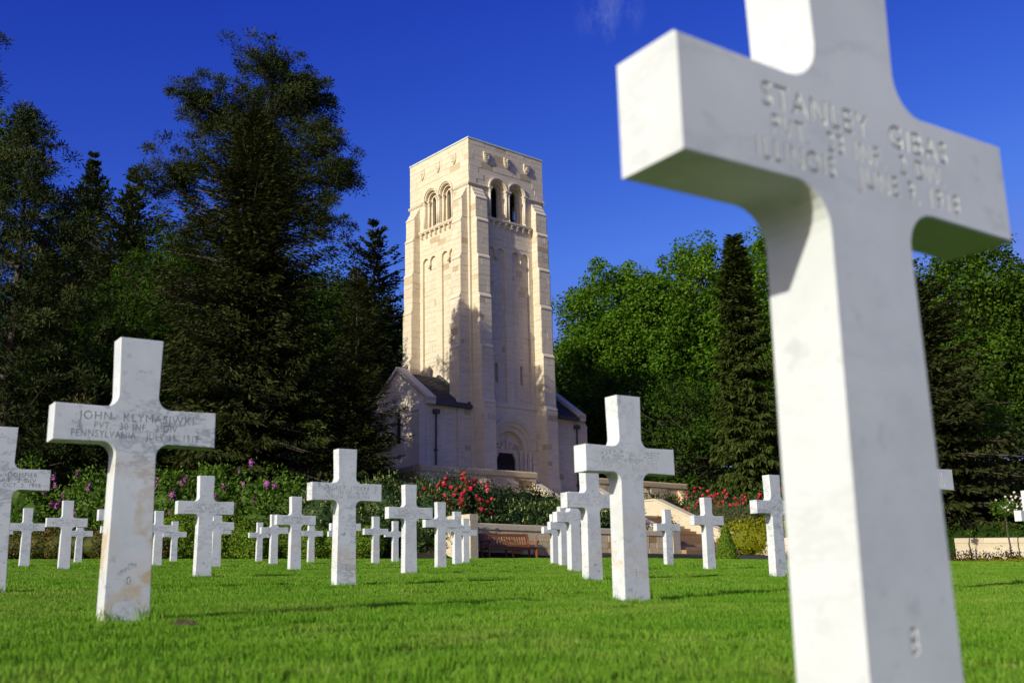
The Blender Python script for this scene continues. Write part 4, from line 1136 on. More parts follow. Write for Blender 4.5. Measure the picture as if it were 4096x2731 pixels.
# ------------------------------------------------------------------ vegetation
def unit(a): return a/np.maximum(np.linalg.norm(a, axis=-1, keepdims=True), 1e-9)
def leaves(name, C, D, N, L, Wd, tone, mat, parent=None, extra=None):
    """one rhombic leaf per row: base C, direction D, approximate normal N"""
    D = unit(D); S = unit(np.cross(D, N))
    L = np.asarray(L)[:,None]*np.ones((len(C),1)) if np.ndim(L) else np.full((len(C),1), L)
    Wd = np.asarray(Wd)[:,None]*np.ones((len(C),1)) if np.ndim(Wd) else np.full((len(C),1), Wd)
    V = np.stack([C, C + D*L*.45 + S*Wd*.5, C + D*L, C + D*L*.45 - S*Wd*.5], 1).reshape(-1,3)
    F = np.arange(len(C)*4).reshape(-1,4)
    if extra is not None:
        eV, eF, eT = extra
        V2 = np.concatenate([V, eV]); F = np.concatenate([F, eF + len(V)]); tone = np.concatenate([tone, eT]); V = V2
    me = mesh_np(name, V, F, mat, np.clip(tone, 0, 1))
    return link(name, me, parent)

def sticks(A, B, ra, rb):
    """many thin three-sided tapered sticks as quads"""
    A = np.asarray(A); B = np.asarray(B); d = unit(B-A)
    up = np.where(np.abs(d[:,2:3]) > .9, np.array([[1.,0,0]]), np.array([[0,0,1.]]))
    s = unit(np.cross(d, up)); t = np.cross(d, s)
    ra = np.broadcast_to(np.asarray(ra), (len(A),))[:,None]; rb = np.broadcast_to(np.asarray(rb), (len(A),))[:,None]
    V = []
    for P, r in ((A, ra), (B, rb)):
        for k in range(3):
            a = 2*np.pi*k/3; V.append(P + r*(math.cos(a)*s + math.sin(a)*t))
    V = np.stack(V, 1).reshape(-1,3)
    b = np.arange(len(A))[:,None]*6
    F = np.concatenate([b + np.array([k, (k+1) % 3, 3+(k+1) % 3, 3+k]) for k in range(3)], 0)
    return V, F

def tree_root(name, x, y, label, cat, group=None, dz=-.1):
    o = empty(name, (x, y, tz(x, y)+dz)); tag(o, label, cat, group); return o

def trunk_part(root, pts, rads, mat, limbs=None, name='trunk'):
    m = MB(); m.tube(pts, rads, 9, .5); V = np.array(m.v); 
    o = m.build(name, mat, root, True)
    if limbs is not None:
        A, B, ra, rb = limbs
        V, F = sticks(A, B, ra, rb)
        me = mesh_np('limbs', V, F, mat); lo = link('limbs', me, o); lo['kind'] = 'stuff'
    return o

def spruce(name, label, x, y, h, rb, mat, seed, droop=.45, hang=.5, dens=1.0, power=.75, low=.04, group=None, lean=(0,0), dens_w=2.6, leafL=.26, wid=.085, top_thin=1.0, bark=None, weight=1.0, reps=4, kk_=30, inner=230, whorl=0):
    g = np.random.default_rng(seed)
    root = tree_root(name, x, y, label, 'tree', group)
    nb = int(h*dens_w*6*dens)
    t = np.sort(g.uniform(low, .985, nb))**weight
    if whorl: t = np.clip((np.round(t*h/whorl)*whorl + g.normal(0,.07*whorl,nb))/h, low, .985)
    az = g.uniform(0, 2*np.pi, nb)
    lob = 1 + .20*np.sin(az*2+seed+t*9) + .14*np.sin(az*5+t*23+seed)
    Lb = (rb*(1-t)**power*np.minimum(1, (1-t)/.22)**.7*g.uniform(.62, 1.08, nb)*lob + .20*top_thin)
    up0 = .10 + .75*t**2                                   # upper branches climb
    K = kk_
    u = (np.arange(K)+.5)/K
    U = np.tile(u, (nb,1))
    keep = g.random((nb,K)) < np.clip(Lb[:,None]/rb*1.25+.25, .25, 1)
    dirh = np.stack([np.cos(az), np.sin(az), np.zeros(nb)], 1)
    side = np.stack([-np.sin(az), np.cos(az), np.zeros(nb)], 1)
    zoff = Lb[:,None]*(up0[:,None]*U - droop*(1-t[:,None]*.9)*U**1.6 + .16*U**4)
    lx, ly = lean
    ax = np.stack([lx*t*h, ly*t*h, t*h], 1)
    P = ax[:,None,:] + dirh[:,None,:]*(Lb[:,None]*U)[:,:,None] + np.array([0,0,1.])[None,None,:]*zoff[:,:,None]
    parts = []
    for rep in range(reps):
        sd = g.choice([-1,1], (nb,K)); sw = g.uniform(.2,1.0, (nb,K))*sd
        D = dirh[:,None,:]*g.uniform(.25,1.0,(nb,K))[:,:,None] + side[:,None,:]*sw[:,:,None] + np.array([0,0,-1.])*(hang*g.uniform(.2,1.5,(nb,K))*(1-.8*t[:,None]))[:,:,None] + np.array([0,0,1.])*(t[:,None]**2*.5)[:,:,None]
        spread = (1-U*.75)*Lb[:,None]*.26
        Q = P + side[:,None,:]*(sw*spread)[:,:,None] + g.normal(0,.05,(nb,K,3))
        Nn = g.normal(0,.6,(nb,K,3)) + np.array([0,0,1.])
        ln = leafL*g.uniform(.6,1.4,(nb,K))*(.65+.35*(1-t[:,None]))
        tn = np.clip(.30 + .32*U + g.normal(0,.14,(nb,K)), 0, .93)  # lighter towards bough tips: sunlight put into the needle colour
        kk = keep & (g.random((nb,K)) < .9)
        parts.append((Q[kk], D[kk], Nn[kk], ln[kk], tn[kk]))
    C, D, N, L, T = [np.concatenate([p[i] for p in parts]) for i in range(5)]
    rr = g.random(len(T)) < .012; T[rr] = 1.0
    ni = int(h*inner); ti = g.uniform(.03, .93, ni)**1.0; ai = g.uniform(0, 6.283, ni); ri = rb*(1-ti)**power*.55*np.sqrt(g.random(ni))
    Ci = np.stack([ri*np.cos(ai)+lean[0]*ti*h, ri*np.sin(ai)+lean[1]*ti*h, ti*h], 1)
    C = np.concatenate([C, Ci]); D = np.concatenate([D, g.normal(0,1,(ni,3))*np.array([1,1,.5])]); N = np.concatenate([N, g.normal(0,1,(ni,3))])
    L = np.concatenate([L, np.minimum(.22+.30*(1-ti), .45)*g.uniform(.6,1.2,ni)]); T = np.concatenate([T, np.clip(g.normal(.35,.12,ni),0,.9)])
    leaves('crown', C, D, N, L, L*wid/.34*g.uniform(.8,1.5,len(L)), T, mat, root)
    e = ax + dirh*(Lb*.8)[:,None]; e[:,2] += (Lb*(up0*.8 - droop*(1-t*.9)*.8**1.6))
    mid = ax + dirh*(Lb*.4)[:,None]; mid[:,2] += Lb*(up0*.4 - droop*(1-t*.9)*.4**1.6)
    A = np.concatenate([ax, mid]); B = np.concatenate([mid, e]); r0 = .012+.012*Lb
    trunk_part(root, [(lx*h*k, ly*h*k, h*k) for k in (0,.05,.3,.6,.85,.99)], [h*.018, h*.0145, h*.011, h*.007, h*.003, .012], bark or M['bark'], (A, B, np.concatenate([r0, r0*.65]), np.concatenate([r0*.65, r0*.25])))
    return root

def broadleaf(name, label, x, y, h, lobes, mat, seed, ncl=260, per=150, rc=.95, leaf=.19, trunk_h=.35, tr=.3, group=None, fill=.55, bark=None, flat=.75):
    """lobes: (dx, dy, z centre, rx, ry, rz) ellipsoids that make up the crown"""
    g = np.random.default_rng(seed); root = tree_root(name, x, y, label, 'tree', group)
    vol = np.array([l[3]*l[4]*l[5] for l in lobes])**.8; pick = g.choice(len(lobes), ncl, p=vol/vol.sum())
    Lb = np.array(lobes)
    d = unit(g.normal(0,1,(ncl,3))); rad = g.uniform(fill, 1.0, ncl)**.6
    CC = Lb[pick,:3] + d*Lb[pick,3:]*rad[:,None]*g.uniform(.88,1.06,(ncl,1))
    cr = rc*g.uniform(.6,1.3, ncl); ct = np.clip(g.normal(.45,.16,ncl), .1, .85)
    n = ncl*per
    ci = np.repeat(np.arange(ncl), per)
    dd = unit(g.normal(0,1,(n,3)) + np.array([0,0,.25])); rr = g.uniform(.35,1.0,n)**.5
    C = CC[ci] + dd*np.array([1,1,flat])*(cr[ci]*rr)[:,None]
    N = unit(dd*.8 + np.array([0,0,.6]) + g.normal(0,.55,(n,3)))
    D = unit(g.normal(0,1,(n,3)) - np.array([0,0,.25])); D = D - N*(D*N).sum(1)[:,None]
    T = np.clip(ct[ci] + .25*(rr-.6) + g.normal(0,.11,n), 0, 1)
    Ls = leaf*g.uniform(.6,1.35,n); Ws = leaf*g.uniform(.45,.9,n)
    ni = ncl*14; pi_ = g.choice(len(lobes), ni, p=vol/vol.sum()); Ci = Lb[pi_,:3] + unit(g.normal(0,1,(ni,3)))*Lb[pi_,3:]*(g.random(ni)**.4*.8)[:,None]
    C = np.concatenate([C, Ci]); D = np.concatenate([D, g.normal(0,1,(ni,3))]); N = np.concatenate([N, g.normal(0,1,(ni,3))])
    Ls = np.concatenate([Ls, leaf*1.5*g.uniform(.6,1.3,ni)]); Ws = np.concatenate([Ws, leaf*1.3*g.uniform(.6,1.3,ni)]); T = np.concatenate([T, np.clip(g.normal(.4,.12,ni),0,1)])
    leaves('crown', C, D, N, Ls, Ws, T, mat, root)
    c0 = np.array([0,0,h*trunk_h]); A = []; B = []; ra = []; rb_ = []
    hubs = Lb[:,:3]*np.array([.55,.55,1]) - np.array([0,0,1])*Lb[:,5:6]*.45
    for hb in hubs:
        hb = hb + g.normal(0,.2,3); A.append(c0); B.append((c0+hb)/2+g.normal(0,.25,3)); ra.append(tr*.55); rb_.append(tr*.38); A.append(B[-1]); B.append(hb); ra.append(tr*.38); rb_.append(tr*.24)
    for i in range(ncl):
        hb = B[1::2][pick[i]] if len(B) > 1 else c0
        m = (hb + CC[i])/2 + g.normal(0,.25,3); A += [hb, m]; B_ = [m, CC[i]]
        if i < 4000: ra += [tr*.16, tr*.09]; rb_ += [tr*.09, tr*.02]; B += B_
    A = np.array(A); B = np.array(B)
    trunk_part(root, [(0,0,-.2),(0,0,.4),(.05,0,h*trunk_h*.6),(0,0,h*trunk_h),tuple((c0+hubs[0])/2)], [tr*1.4,tr,tr*.85,tr*.72,tr*.4], bark or M['bark'], (A, B, np.array(ra), np.array(rb_)))
    return root

def pine(name, label, x, y, h, clumps, mat, seed, per=70, rc=.55, needle=.30, trunk=None, tr=.28, group=None, bark=None, wid=.055):
    """clumps: array of clump centres relative to the base"""
    g = np.random.default_rng(seed); root = tree_root(name, x, y, label, 'tree', group)
    CC = np.asarray(clumps); ncl = len(CC); n = ncl*per; ci = np.repeat(np.arange(ncl), per)
    cr = rc*g.uniform(.6,1.35,ncl); ct = np.clip(g.normal(.42,.15,ncl), .1, .8); ct[g.random(ncl) < .03] = 1.0
    dd = unit(g.normal(0,1,(n,3)) + np.array([0,0,.55])); rr = g.uniform(.1,1,n)
    C = CC[ci] + dd*np.array([1,1,.7])*(cr[ci]*rr*.75)[:,None]
    N = g.normal(0,1,(n,3)); T = np.clip(ct[ci] + .3*(rr-.5) + g.normal(0,.09,n), 0, 1)
    leaves('crown', C, dd + g.normal(0,.3,(n,3)), N, needle*g.uniform(.6,1.3,n), wid*g.uniform(.7,1.4,n), T, mat, root)
    tk = np.array(trunk or [(0,0,0),(0,0,h*.5),(0,0,h*.97)])
    zz = np.clip(CC[:,2] - np.hypot(CC[:,0]-np.interp(CC[:,2], tk[:,2], tk[:,0]), CC[:,1]-np.interp(CC[:,2], tk[:,2], tk[:,1]))*.35, h*.12, h*.97)
    A = np.stack([np.interp(zz, tk[:,2], tk[:,0]), np.interp(zz, tk[:,2], tk[:,1]), zz], 1)
    m = (A+CC)/2 + np.array([0,0,-.15]) + g.normal(0,.12,CC.shape)
    sel = g.random(ncl) < .10; A, m, CC = A[sel], m[sel], CC[sel]; k = len(A)
    to = trunk_part(root, [tuple(p) for p in tk], np.linspace(tr, .03, len(tk)), bark or M['bark'])
    V, F = sticks(np.concatenate([A,m]), np.concatenate([m,CC]), np.repeat([.06,.04], k), np.repeat([.04,.015], k))
    lo = link('limbs', mesh_np('limbs', V, F, M['bark']), to); lo['kind'] = 'stuff'
    return root

def pine_clumps(g, h, prof, n, rfun):
    """random clump centres: prof(t) crown radius at relative height t"""
    out = []
    while len(out) < n:
        t = g.uniform(prof[0][0], prof[-1][0]); r = np.interp(t, [p[0] for p in prof], [p[1] for p in prof])
        if g.random() > (r/5.4)**1.2 + .12: continue
        a = g.uniform(0, 2*np.pi); rr = r*g.uniform(rfun, 1.0)*(1+.22*math.sin(3*a+t*14)+.15*math.sin(5*a-t*31))
        out.append((rr*math.cos(a), rr*math.sin(a), h*t))
    return out

# ---- the left group
spruce('spruce_tree', 'tall dark spruce with drooping boughs left of the chapel tower', -12.3, 47.9, 20.0, 5.6, M['spruce'], 21, droop=.40, hang=.75, dens=2.1, power=.48, low=.03, reps=8, wid=.085, leafL=.30, inner=900)
g = np.random.default_rng(8)
px, py = -18.4, 64.0; pz = tz(px, py); k_ = 64/53.0
lobes = [((-12.5,27.6),2.0,50),((-11.0,26.2),1.8,46),((-16.7,26.4),1.1,24),((-15.0,26.4),1.3,20),((-10.0,24.0),1.3,26),((-8.9,22.2),1.2,24),((-19.0,21.6),.7,9),((-17.4,22.3),1.3,26),((-14,24),3.0,80),((-12,21.5),2.8,60),((-9.6,19.3),1.4,16),((-16.5,19.0),1.6,20)]
cl = []
for (lx_, lz_), r_, n_ in lobes:
    for i in range(int(n_*1.9)): cl.append((lx_*k_-px + np.clip(g.normal(),-1.7,1.7)*r_*.5*k_, g.normal(0,1.6), lz_*k_-pz - .35 + np.clip(g.normal(),-1.6,1.25)*r_*.40*k_))
pine('pine_tree', 'tall pine with a pinkish trunk rising behind the dark spruce', px, py, 29.8*k_-pz, cl, M['pine'], 22, per=150, rc=.82, needle=.25, wid=.055, trunk=[(-.9,0,-.2),(-.3,0,8),(.3,0,15),(.9,0,20),(3.2,0,28.5)], tr=.42, bark=M['pinebark'])
cl = pine_clumps(g, 20.0, [(.10,5.4),(.35,4.9),(.55,3.9),(.75,2.7),(.9,1.5),(1.0,.3)], 1150, .30)
pine('pine_tree', 'bushy dark pine at the left edge with upright candle shoots', -23.0, 47.5, 20.0, cl, M['pine'], 23, per=95, rc=.68, needle=.22, wid=.055, tr=.3)
cl = pine_clumps(g, 25.5, [(.45,2.6),(.6,3.2),(.8,2.8),(.92,2.0),(1.0,.5)], 150, .35)
pine('pine_tree', 'tall pine mostly outside the left edge, a few dark tufts showing against the sky', -26.6, 48.5, 26.0, cl, M['pine'], 24, per=120, rc=.62, needle=.19, wid=.045, tr=.3)
broadleaf('broadleaf_tree', 'sparse pale-leaved tree top at the left edge', -26.4, 50.0, 21, [(0,0,18,2.6,2.2,2.6)], M['lime'], 25, ncl=45, per=70, rc=.7, leaf=.17)
spruce('cedar_tree', 'grey-green cedar with layered branches behind the left trees', -28.6, 76, 21.0, 9.0, M['cedar'], 26, droop=.06, hang=.12, dens=1.2, power=1.0, leafL=.42, wid=.14, reps=4, whorl=.8, inner=200)
spruce('cedar_tree', 'farther grey-green cedar touching the bushy left pine', -33.0, 79, 22.0, 8.5, M['cedar'], 27, droop=.06, hang=.12, dens=1.1, power=1.0, leafL=.42, wid=.14, reps=4, whorl=.8, inner=200)
broadleaf('broadleaf_tree', 'shaded deciduous tree filling the gap between the left pine and the spruce', -24.2, 62, 15, [(0,0,9.5,4.6,4,5.0),(4,0,8,3.6,3,4.4),(-4,-1,8,3.6,3,4.4)], M['shadeleaf'], 28, ncl=300, per=120, rc=1.0, leaf=.2)
broadleaf('broadleaf_tree', 'bright green tree top peeping out left of the spruce', -24.0, 71, 17, [(0,0,13,3.2,3,4.6)], M['darkleaf'], 29, ncl=110, per=110, rc=.9, leaf=.19)
broadleaf('broadleaf_tree', 'low dark broadleaf tree behind the lilacs at far left', -18.5, 50, 8, [(0,0,4.6,4.4,2.6,3.6),(-4,0,4.2,3.2,2.4,3.2)], M['shadeleaf'], 30, ncl=190, per=120, rc=.9, leaf=.17, trunk_h=.25, tr=.2)
spruce('spruce_tree', 'added dark spruce behind the tall spruce, set to shade the chapel wing', -13.0, 54.0, 14.5, 4.4, M['spruce'], 35, droop=.4, hang=.6, dens=1.6, power=.5, wid=.10, leafL=.30, inner=500)  # unseen tree added to cast shade on the wing gable
spruce('spruce_tree', 'smaller dark spruce between the tall spruce and the tower', -9.3, 62, 15.2, 3.6, M['spruce'], 31, droop=.4, hang=.5, dens=1.0)
spruce('cedar_tree', 'open layered cedar standing against the sky just left of the tower', -10.6, 79, 15.8, 5.6, M['cedar'], 32, droop=.16, hang=.28, dens=.62, power=.72, leafL=.44, wid=.12, reps=4, whorl=.9, inner=120)
spruce('spruce_tree', 'low spruce whose dark boughs cover the corner of the left wing', -7.6, 49.2, 6.6, 3.0, M['spruce'], 33, droop=.36, hang=.5, dens=3.0, power=.5, low=.02)
broadleaf('broadleaf_tree', 'green wood edge on the slope left of the tower', -17.5, 82, 10, [(0,0,6,5.5,4,5.0),(6,0,5,4.5,3,4.0)], M['darkleaf'], 34, ncl=240, per=110, rc=1.1, leaf=.22)

# ---- the right group
broadleaf('broadleaf_tree', 'big round sunlit deciduous tree right of the tower', 14.6, 95, 22.5, [tuple(1.1875*c for c in l) for l in [(2.4,0,13.2,5.0,4.6,5.6),(-4.6,0,11.8,4.4,4.4,5.4),(5.2,-1,9.6,3.6,4,4.6),(-7.0,-1,7.6,3.2,3.6,4.6),(0,-2.5,8.6,4.8,3.4,4.6),(-2,-1,11,4,4,5)]], M['lime'], 40, ncl=800, per=130, rc=1.2, leaf=.30, tr=.48)
broadleaf('broadleaf_tree', 'deciduous tree behind the narrow spruce', 21.8, 85, 19, [(0,0,14.2,4.6,4,5.6),(3,0,9,4.6,4,5.0)], M['lime'], 41, ncl=320, per=120, rc=1.1, leaf=.27)
broadleaf('broadleaf_tree', 'lower leafy tree in front of the big round tree beside the right wing', 4.6, 78, 8, [(0,0,4.4,4.0,3,4.4),(4.5,0,4.0,4.0,3,4.0)], M['darkleaf'], 42, ncl=230, per=110, rc=.95, leaf=.2)
spruce('spruce_tree', 'narrow brownish spruce with hanging twigs just left of the blurred stem', 13.7, 62, 18.2, 1.9, M['brownspruce'], 43, droop=.6, hang=1.5, dens=1.7, power=.36, low=.05, leafL=.42)
spruce('spruce_tree', 'wide dark spruce with long sweeping boughs at the right edge', 20.2, 52, 15.2, 6.6, M['spruce'], 44, droop=.42, hang=.8, dens=1.7, power=.72, low=.05, leafL=.36, wid=.12, inner=300, whorl=.7)
broadleaf('broadleaf_tree', 'sunlit deciduous tree at the right edge behind the wide spruce', 32.4, 72, 17, [(0,0,12.4,4.6,4,5.2),(3.4,-.5,10.0,4.2,4,5.6),(-2,-1,7,4.4,4,4.6)], M['midleaf'], 45, ncl=460, per=120, rc=1.05, leaf=.26)
broadleaf('broadleaf_tree', 'dark wood behind the path at the right', 16.8, 70, 8, [(0,0,4.6,5.0,3,4.2),(-6,1,4.4,4.4,3,4.0)], M['darkleaf'], 46, ncl=250, per=110, rc=1.0, leaf=.2)
broadleaf('broadleaf_tree', 'dark wood edge behind the right hedge', 27.5, 62, 9, [(0,0,5,5.2,3,4.6)], M['darkleaf'], 47, ncl=190, per=110, rc=1.0, leaf=.2)

# ---- the wood on the slope behind
def copy_tree(src, name, label, x, y, rz, s):
    o = src.copy(); col.objects.link(o); o.name = name; o.location = (x, y, tz(x, y)-.2); o.rotation_euler = (0,0,rz); o.scale = (s,s,s); o['label'] = label
    for ch in src.children:
        c = ch.copy(); col.objects.link(c); c.parent = o
        for gc in ch.children:
            d = gc.copy(); col.objects.link(d); d.parent = c
    return o
back = broadleaf('woodland_tree', 'dark woodland tree on the slope far behind the left pine', -40, 92, 15, [(0,0,8.5,5.5,4.5,6.5),(-4,0,6,4.0,3.5,5.0),(4,0,6.5,4.0,3.5,5.0)], M['shadeleaf'], 48, ncl=330, per=110, rc=1.25, leaf=.30, group='trees of the wood behind')
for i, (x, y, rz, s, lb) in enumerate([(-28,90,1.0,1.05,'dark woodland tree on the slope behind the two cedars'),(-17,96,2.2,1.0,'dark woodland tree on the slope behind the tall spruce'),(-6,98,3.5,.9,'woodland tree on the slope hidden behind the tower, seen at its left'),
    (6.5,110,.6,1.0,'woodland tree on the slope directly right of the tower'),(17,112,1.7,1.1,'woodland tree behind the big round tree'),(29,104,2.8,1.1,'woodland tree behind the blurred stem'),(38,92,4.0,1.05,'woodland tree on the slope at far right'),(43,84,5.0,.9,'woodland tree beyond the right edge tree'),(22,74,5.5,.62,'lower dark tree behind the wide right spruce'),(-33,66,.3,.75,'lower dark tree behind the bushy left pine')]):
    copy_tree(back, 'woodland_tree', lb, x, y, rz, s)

# ---- shrubs and hedges
def ico(sub=2):
    bm = bmesh.new(); bmesh.ops.create_icosphere(bm, subdivisions=sub, radius=1.0)
    V = np.array([v.co[:] for v in bm.verts]); F = np.array([[v.index for v in f.verts] for f in bm.faces]); bm.free()
    return V, F
IV, IF = ico(2)
def blob_points(g, blobs, n, jit=.12):
    """points on the outer skin of a union of ellipsoids (cx,cy,cz,rx,ry,rz), with outward normals"""
    B = np.array(blobs, float); ar = (B[:,3]*B[:,4]+B[:,3]*B[:,5]+B[:,4]*B[:,5]); k = g.choice(len(B), int(n*1.8), p=ar/ar.sum())
    d = unit(g.normal(0,1,(len(k),3))); rr = 1 + g.normal(0, jit, len(k))
    P = B[k,:3] + d*B[k,3:]*rr[:,None]; N = unit(d/B[k,3:])
    ok = np.ones(len(k), bool)
    for i, b in enumerate(B):
        q = (((P-b[:3])/b[3:])**2).sum(1) < .80
        ok &= ~(q & (k != i))
    return P[ok][:n], N[ok][:n]
def core_quads(blobs, s):
    V = []; F = []; b = 0
    for c in blobs:
        V.append(IV*np.array(c[3:])*s + np.array(c[:3])); F.append(np.stack([IF[:,0], IF[:,1], IF[:,2], IF[:,2]], 1) + b); b += len(IV)
    return np.concatenate(V), np.concatenate(F)
def shrub(name, label, x, y, blobs, mat, seed, n=5000, leaf=.09, aspect=.55, jit=.12, cat='shrub', group=None, core=.80, clump=14, spread=.85, stems=True, dz=0.0):
    g = np.random.default_rng(seed); z = tz(x, y)+dz
    root = empty(name, (x, y, z)); tag(root, label, cat, group)
    P, N = blob_points(g, blobs, max(60, n//clump), jit)
    ok = P[:,2] > -.05; P, N = P[ok], N[ok]; P0_, N0_ = P, N
    ct = np.repeat(g.normal(0,.13,len(P)), clump); P = np.repeat(P, clump, 0) + g.normal(0,1,(len(P)*clump,3))*leaf*spread; N = np.repeat(N, clump, 0); m = len(P)
    Nn = unit(N + g.normal(0,.45,(m,3)))
    D = unit(N*.35 + g.normal(0,.8,(m,3)) + np.array([0,0,.25]))
    T = np.clip(.45 + ct + .17*g.normal(0,1,m), 0, .96)
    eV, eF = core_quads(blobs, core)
    me_tr = np.stack([eF[:,0], eF[:,1], eF[:,2], eF[:,2]], 1)
    fo = leaves('foliage', P, D, Nn, leaf*g.uniform(.6,1.4,m), leaf*aspect*g.uniform(.7,1.3,m), T, mat, root)
    # solid cores in the darkest leaf tone, painted shade for the gaps
    me = bpy.data.meshes.new('dark_foliage_core'); V, F3 = eV, eF[:,:3]
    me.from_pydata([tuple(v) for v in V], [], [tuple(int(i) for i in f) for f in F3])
    at = me.attributes.new('tone', 'FLOAT', 'FACE'); at.data.foreach_set('value', [.05]*len(F3)); me.materials.append(mat); link('dark_foliage_core', me, root)
    if stems:
        B = np.array(blobs); A = np.zeros((len(B)*2,3)); A[:,:2] = np.repeat(B[:,:2]*.6, 2, 0) + g.normal(0,.06,(len(B)*2,2)); A[:,2] = -.15
        V, F = sticks(A, np.repeat(B[:,:3],2,0), .035, .015); me = mesh_np('stems', V, F, M['bark']); link('stems', me, root)
    return root, g, P0_, N0_

def truss_mesh(name, mat, r, seed, n=16, long=1.0):
    g = np.random.default_rng(seed); d = unit(g.normal(0,1,(n*4,3)) + np.array([0,0,.3])); C = d*r*np.array([.55,.55,.55*long])
    Nn = unit(d + g.normal(0,.4,d.shape)); D = unit(g.normal(0,1,d.shape)); D = D - Nn*(D*Nn).sum(1)[:,None]
    S = np.cross(unit(D), Nn); L = r*g.uniform(.5,.9,len(d))[:,None]; D = unit(D)
    V = np.stack([C - D*L*.5, C + S*L*.5, C + D*L*.5, C - S*L*.5], 1).reshape(-1,3) + np.repeat(np.zeros((len(d),3)),4,0)
    return mesh_np(name, V, np.arange(len(d)*4).reshape(-1,4), mat)
TR = {k: truss_mesh('flower_truss', M[k], r, i, long=l) for i, (k, r, l) in enumerate((('red',.125,1.0),('pink',.11,1.0),('mauve',.12,1.0),('purple',.12,2.0),('whitefl',.10,1.0)))}
BUD = truss_mesh('bud', M['bud'], .045, 9, 3, 2.0)
def flowers(root, P, N, g, kind, n, cond=None, name='flower_truss', out=.05, size=1.0):
    ok = np.where(cond(P, N))[0] if cond else np.arange(len(P))
    if not len(ok): return
    for i in g.choice(ok, min(n, len(ok)), replace=False):
        o = link(name, TR[kind], root, tuple(P[i] + N[i]*out)); o.rotation_euler = (g.uniform(-.3,.3), g.uniform(-.3,.3), g.uniform(0,6.28)); s = size*g.uniform(.7,1.25); o.scale = (s,s,s)
def buds(root, P, N, g, n, size=1.0):
    ok = np.where((N[:,2] > -.1) & (N[:,1] < .5))[0]
    for i in g.choice(ok, min(n, len(ok)), replace=False):
        o = link('flower_bud', BUD, root, tuple(P[i] + N[i]*.05 + np.array([0,0,.05]))); s = size*g.uniform(.7,1.3); o.scale = (s,s,s); o.rotation_euler = (g.uniform(-.2,.2), g.uniform(-.2,.2), 0)

lil = dict(leaf=.15, aspect=.6, jit=.16, core=.70)
def lilac(label, x, y, blobs, seed, n, nf):
    blobs = [(b[0], b[1], b[2]*.80-.1, b[3], b[4], b[5]*.86) for b in blobs]
    r, g, P, N = shrub('lilac_bush', label, x, y, blobs, M['lilac'], seed, n, **lil)
    flowers(r, P, N, g, 'purple', nf, lambda P, N: (N[:,1] < .3) & (P[:,2] > .9), out=.10, size=1.15)
lilac('tall lilac bush with purple flowers above the arm of the cut-off cross', -19.9, 43.2, [(0,0,2.6,.9,.8,1.6),(.5,0,1.6,1.0,.8,1.5)], 50, 2600, 9)
lilac('lilac bush with purple flowers just left of the big stained cross', -17.0, 43.2, [(0,0,2.2,1.2,.9,1.5),(-.6,0,1.6,1.0,.9,1.3),(.9,0,1.6,1.0,.9,1.5)], 51, 4200, 12)
lilac('broad lilac thicket with purple flowers behind the plain pale cross', -12.3, 43.4, [(-1.6,0,2.2,1.2,.9,1.5),(0,0,2.5,1.3,1,1.4),(1.6,0,2.3,1.3,.9,1.4),(3.0,0,1.9,1.1,.9,1.4),(-.8,-.2,1.3,1.4,1,1.2),(2.2,-.2,1.2,1.4,1,1.1)], 52, 9500, 22)
r, g, P, N = shrub('red_hedge', 'low reddish hedge along the lawn at far left', -18.2, 41.0, [(x,0,.45,.75,.55,.58) for x in np.arange(-4.5,4.6,.75)], M['redleaf'], 53, 9000, .10, cat='hedge', jit=.07, core=.82)
shrub('clipped_box', 'tall clipped box mound behind the plain pale cross', -12.2, 41.6, [(-.7,0,.8,.95,.8,1.0),(.6,0,.8,.95,.8,1.05),(1.5,.1,.6,.7,.7,.85)], M['box'], 54, 11700, .08, aspect=.7, jit=.035, cat='topiary', core=.88)
shrub('clipped_box', 'small lone clipped box ball at the lawn edge', -9.75, 40.0, [(0,0,.42,.52,.5,.55)], M['box'], 55, 4680, .08, aspect=.7, jit=.035, cat='topiary', core=.88)
shrub('clipped_box', 'stepped clipped box mounds right of the lone ball', -8.3, 41.0, [(-.45,0,.65,.75,.7,.85),(.5,-.2,.45,.7,.6,.65),(1.3,0,.4,.6,.55,.6)], M['box'], 56, 10400, .08, aspect=.7, jit=.035, cat='topiary', core=.88)
shrub('clipped_box', 'clipped box mound behind the grey-speckled cross', -6.2, 41.2, [(-.35,0,.5,.6,.55,.62),(.45,0,.48,.6,.55,.60)], M['box'], 57, 6500, .08, aspect=.7, jit=.035, cat='topiary', core=.88)
rh = dict(leaf=.17, aspect=.36, jit=.10, core=.78)
r, g, P, N = shrub('rhododendron', 'rhododendron with pale pink flowers and yellow buds behind the grey-speckled cross', -6.6, 42.6, [(-1.2,0,1.2,1.1,.9,1.2),(0,0,1.4,1.2,.9,1.3),(1.3,0,1.5,1.2,.9,1.3)], M['rhodo'], 58, 5200, **rh)
buds(r, P, N, g, 90); flowers(r, P, N, g, 'pink', 6, lambda P, N: (N[:,1] < 0) & (P[:,0] < 0) & (P[:,2] < 2.2), size=1.0)
r, g, P, N = shrub('rhododendron', 'dark budding rhododendron between the cross below the wing and the wall end', -3.9, 42.9, [(-.9,0,1.1,1.0,.8,1.3),(.4,0,1.1,1.0,.8,1.3),(1.2,-.3,.7,.8,.7,.9)], M['rhodo'], 59, 4200, **rh)
buds(r, P, N, g, 60)
r, g, P, N = shrub('rhododendron', 'rhododendron covered in crimson flowers behind the wall end', -2.7, 44.9, [(-.9,0,1.1,.9,.8,1.2),(.2,0,1.1,1.0,.8,1.2),(1.0,.6,1.0,.8,.8,1.2)], M['rhodo'], 60, 4200, **rh)
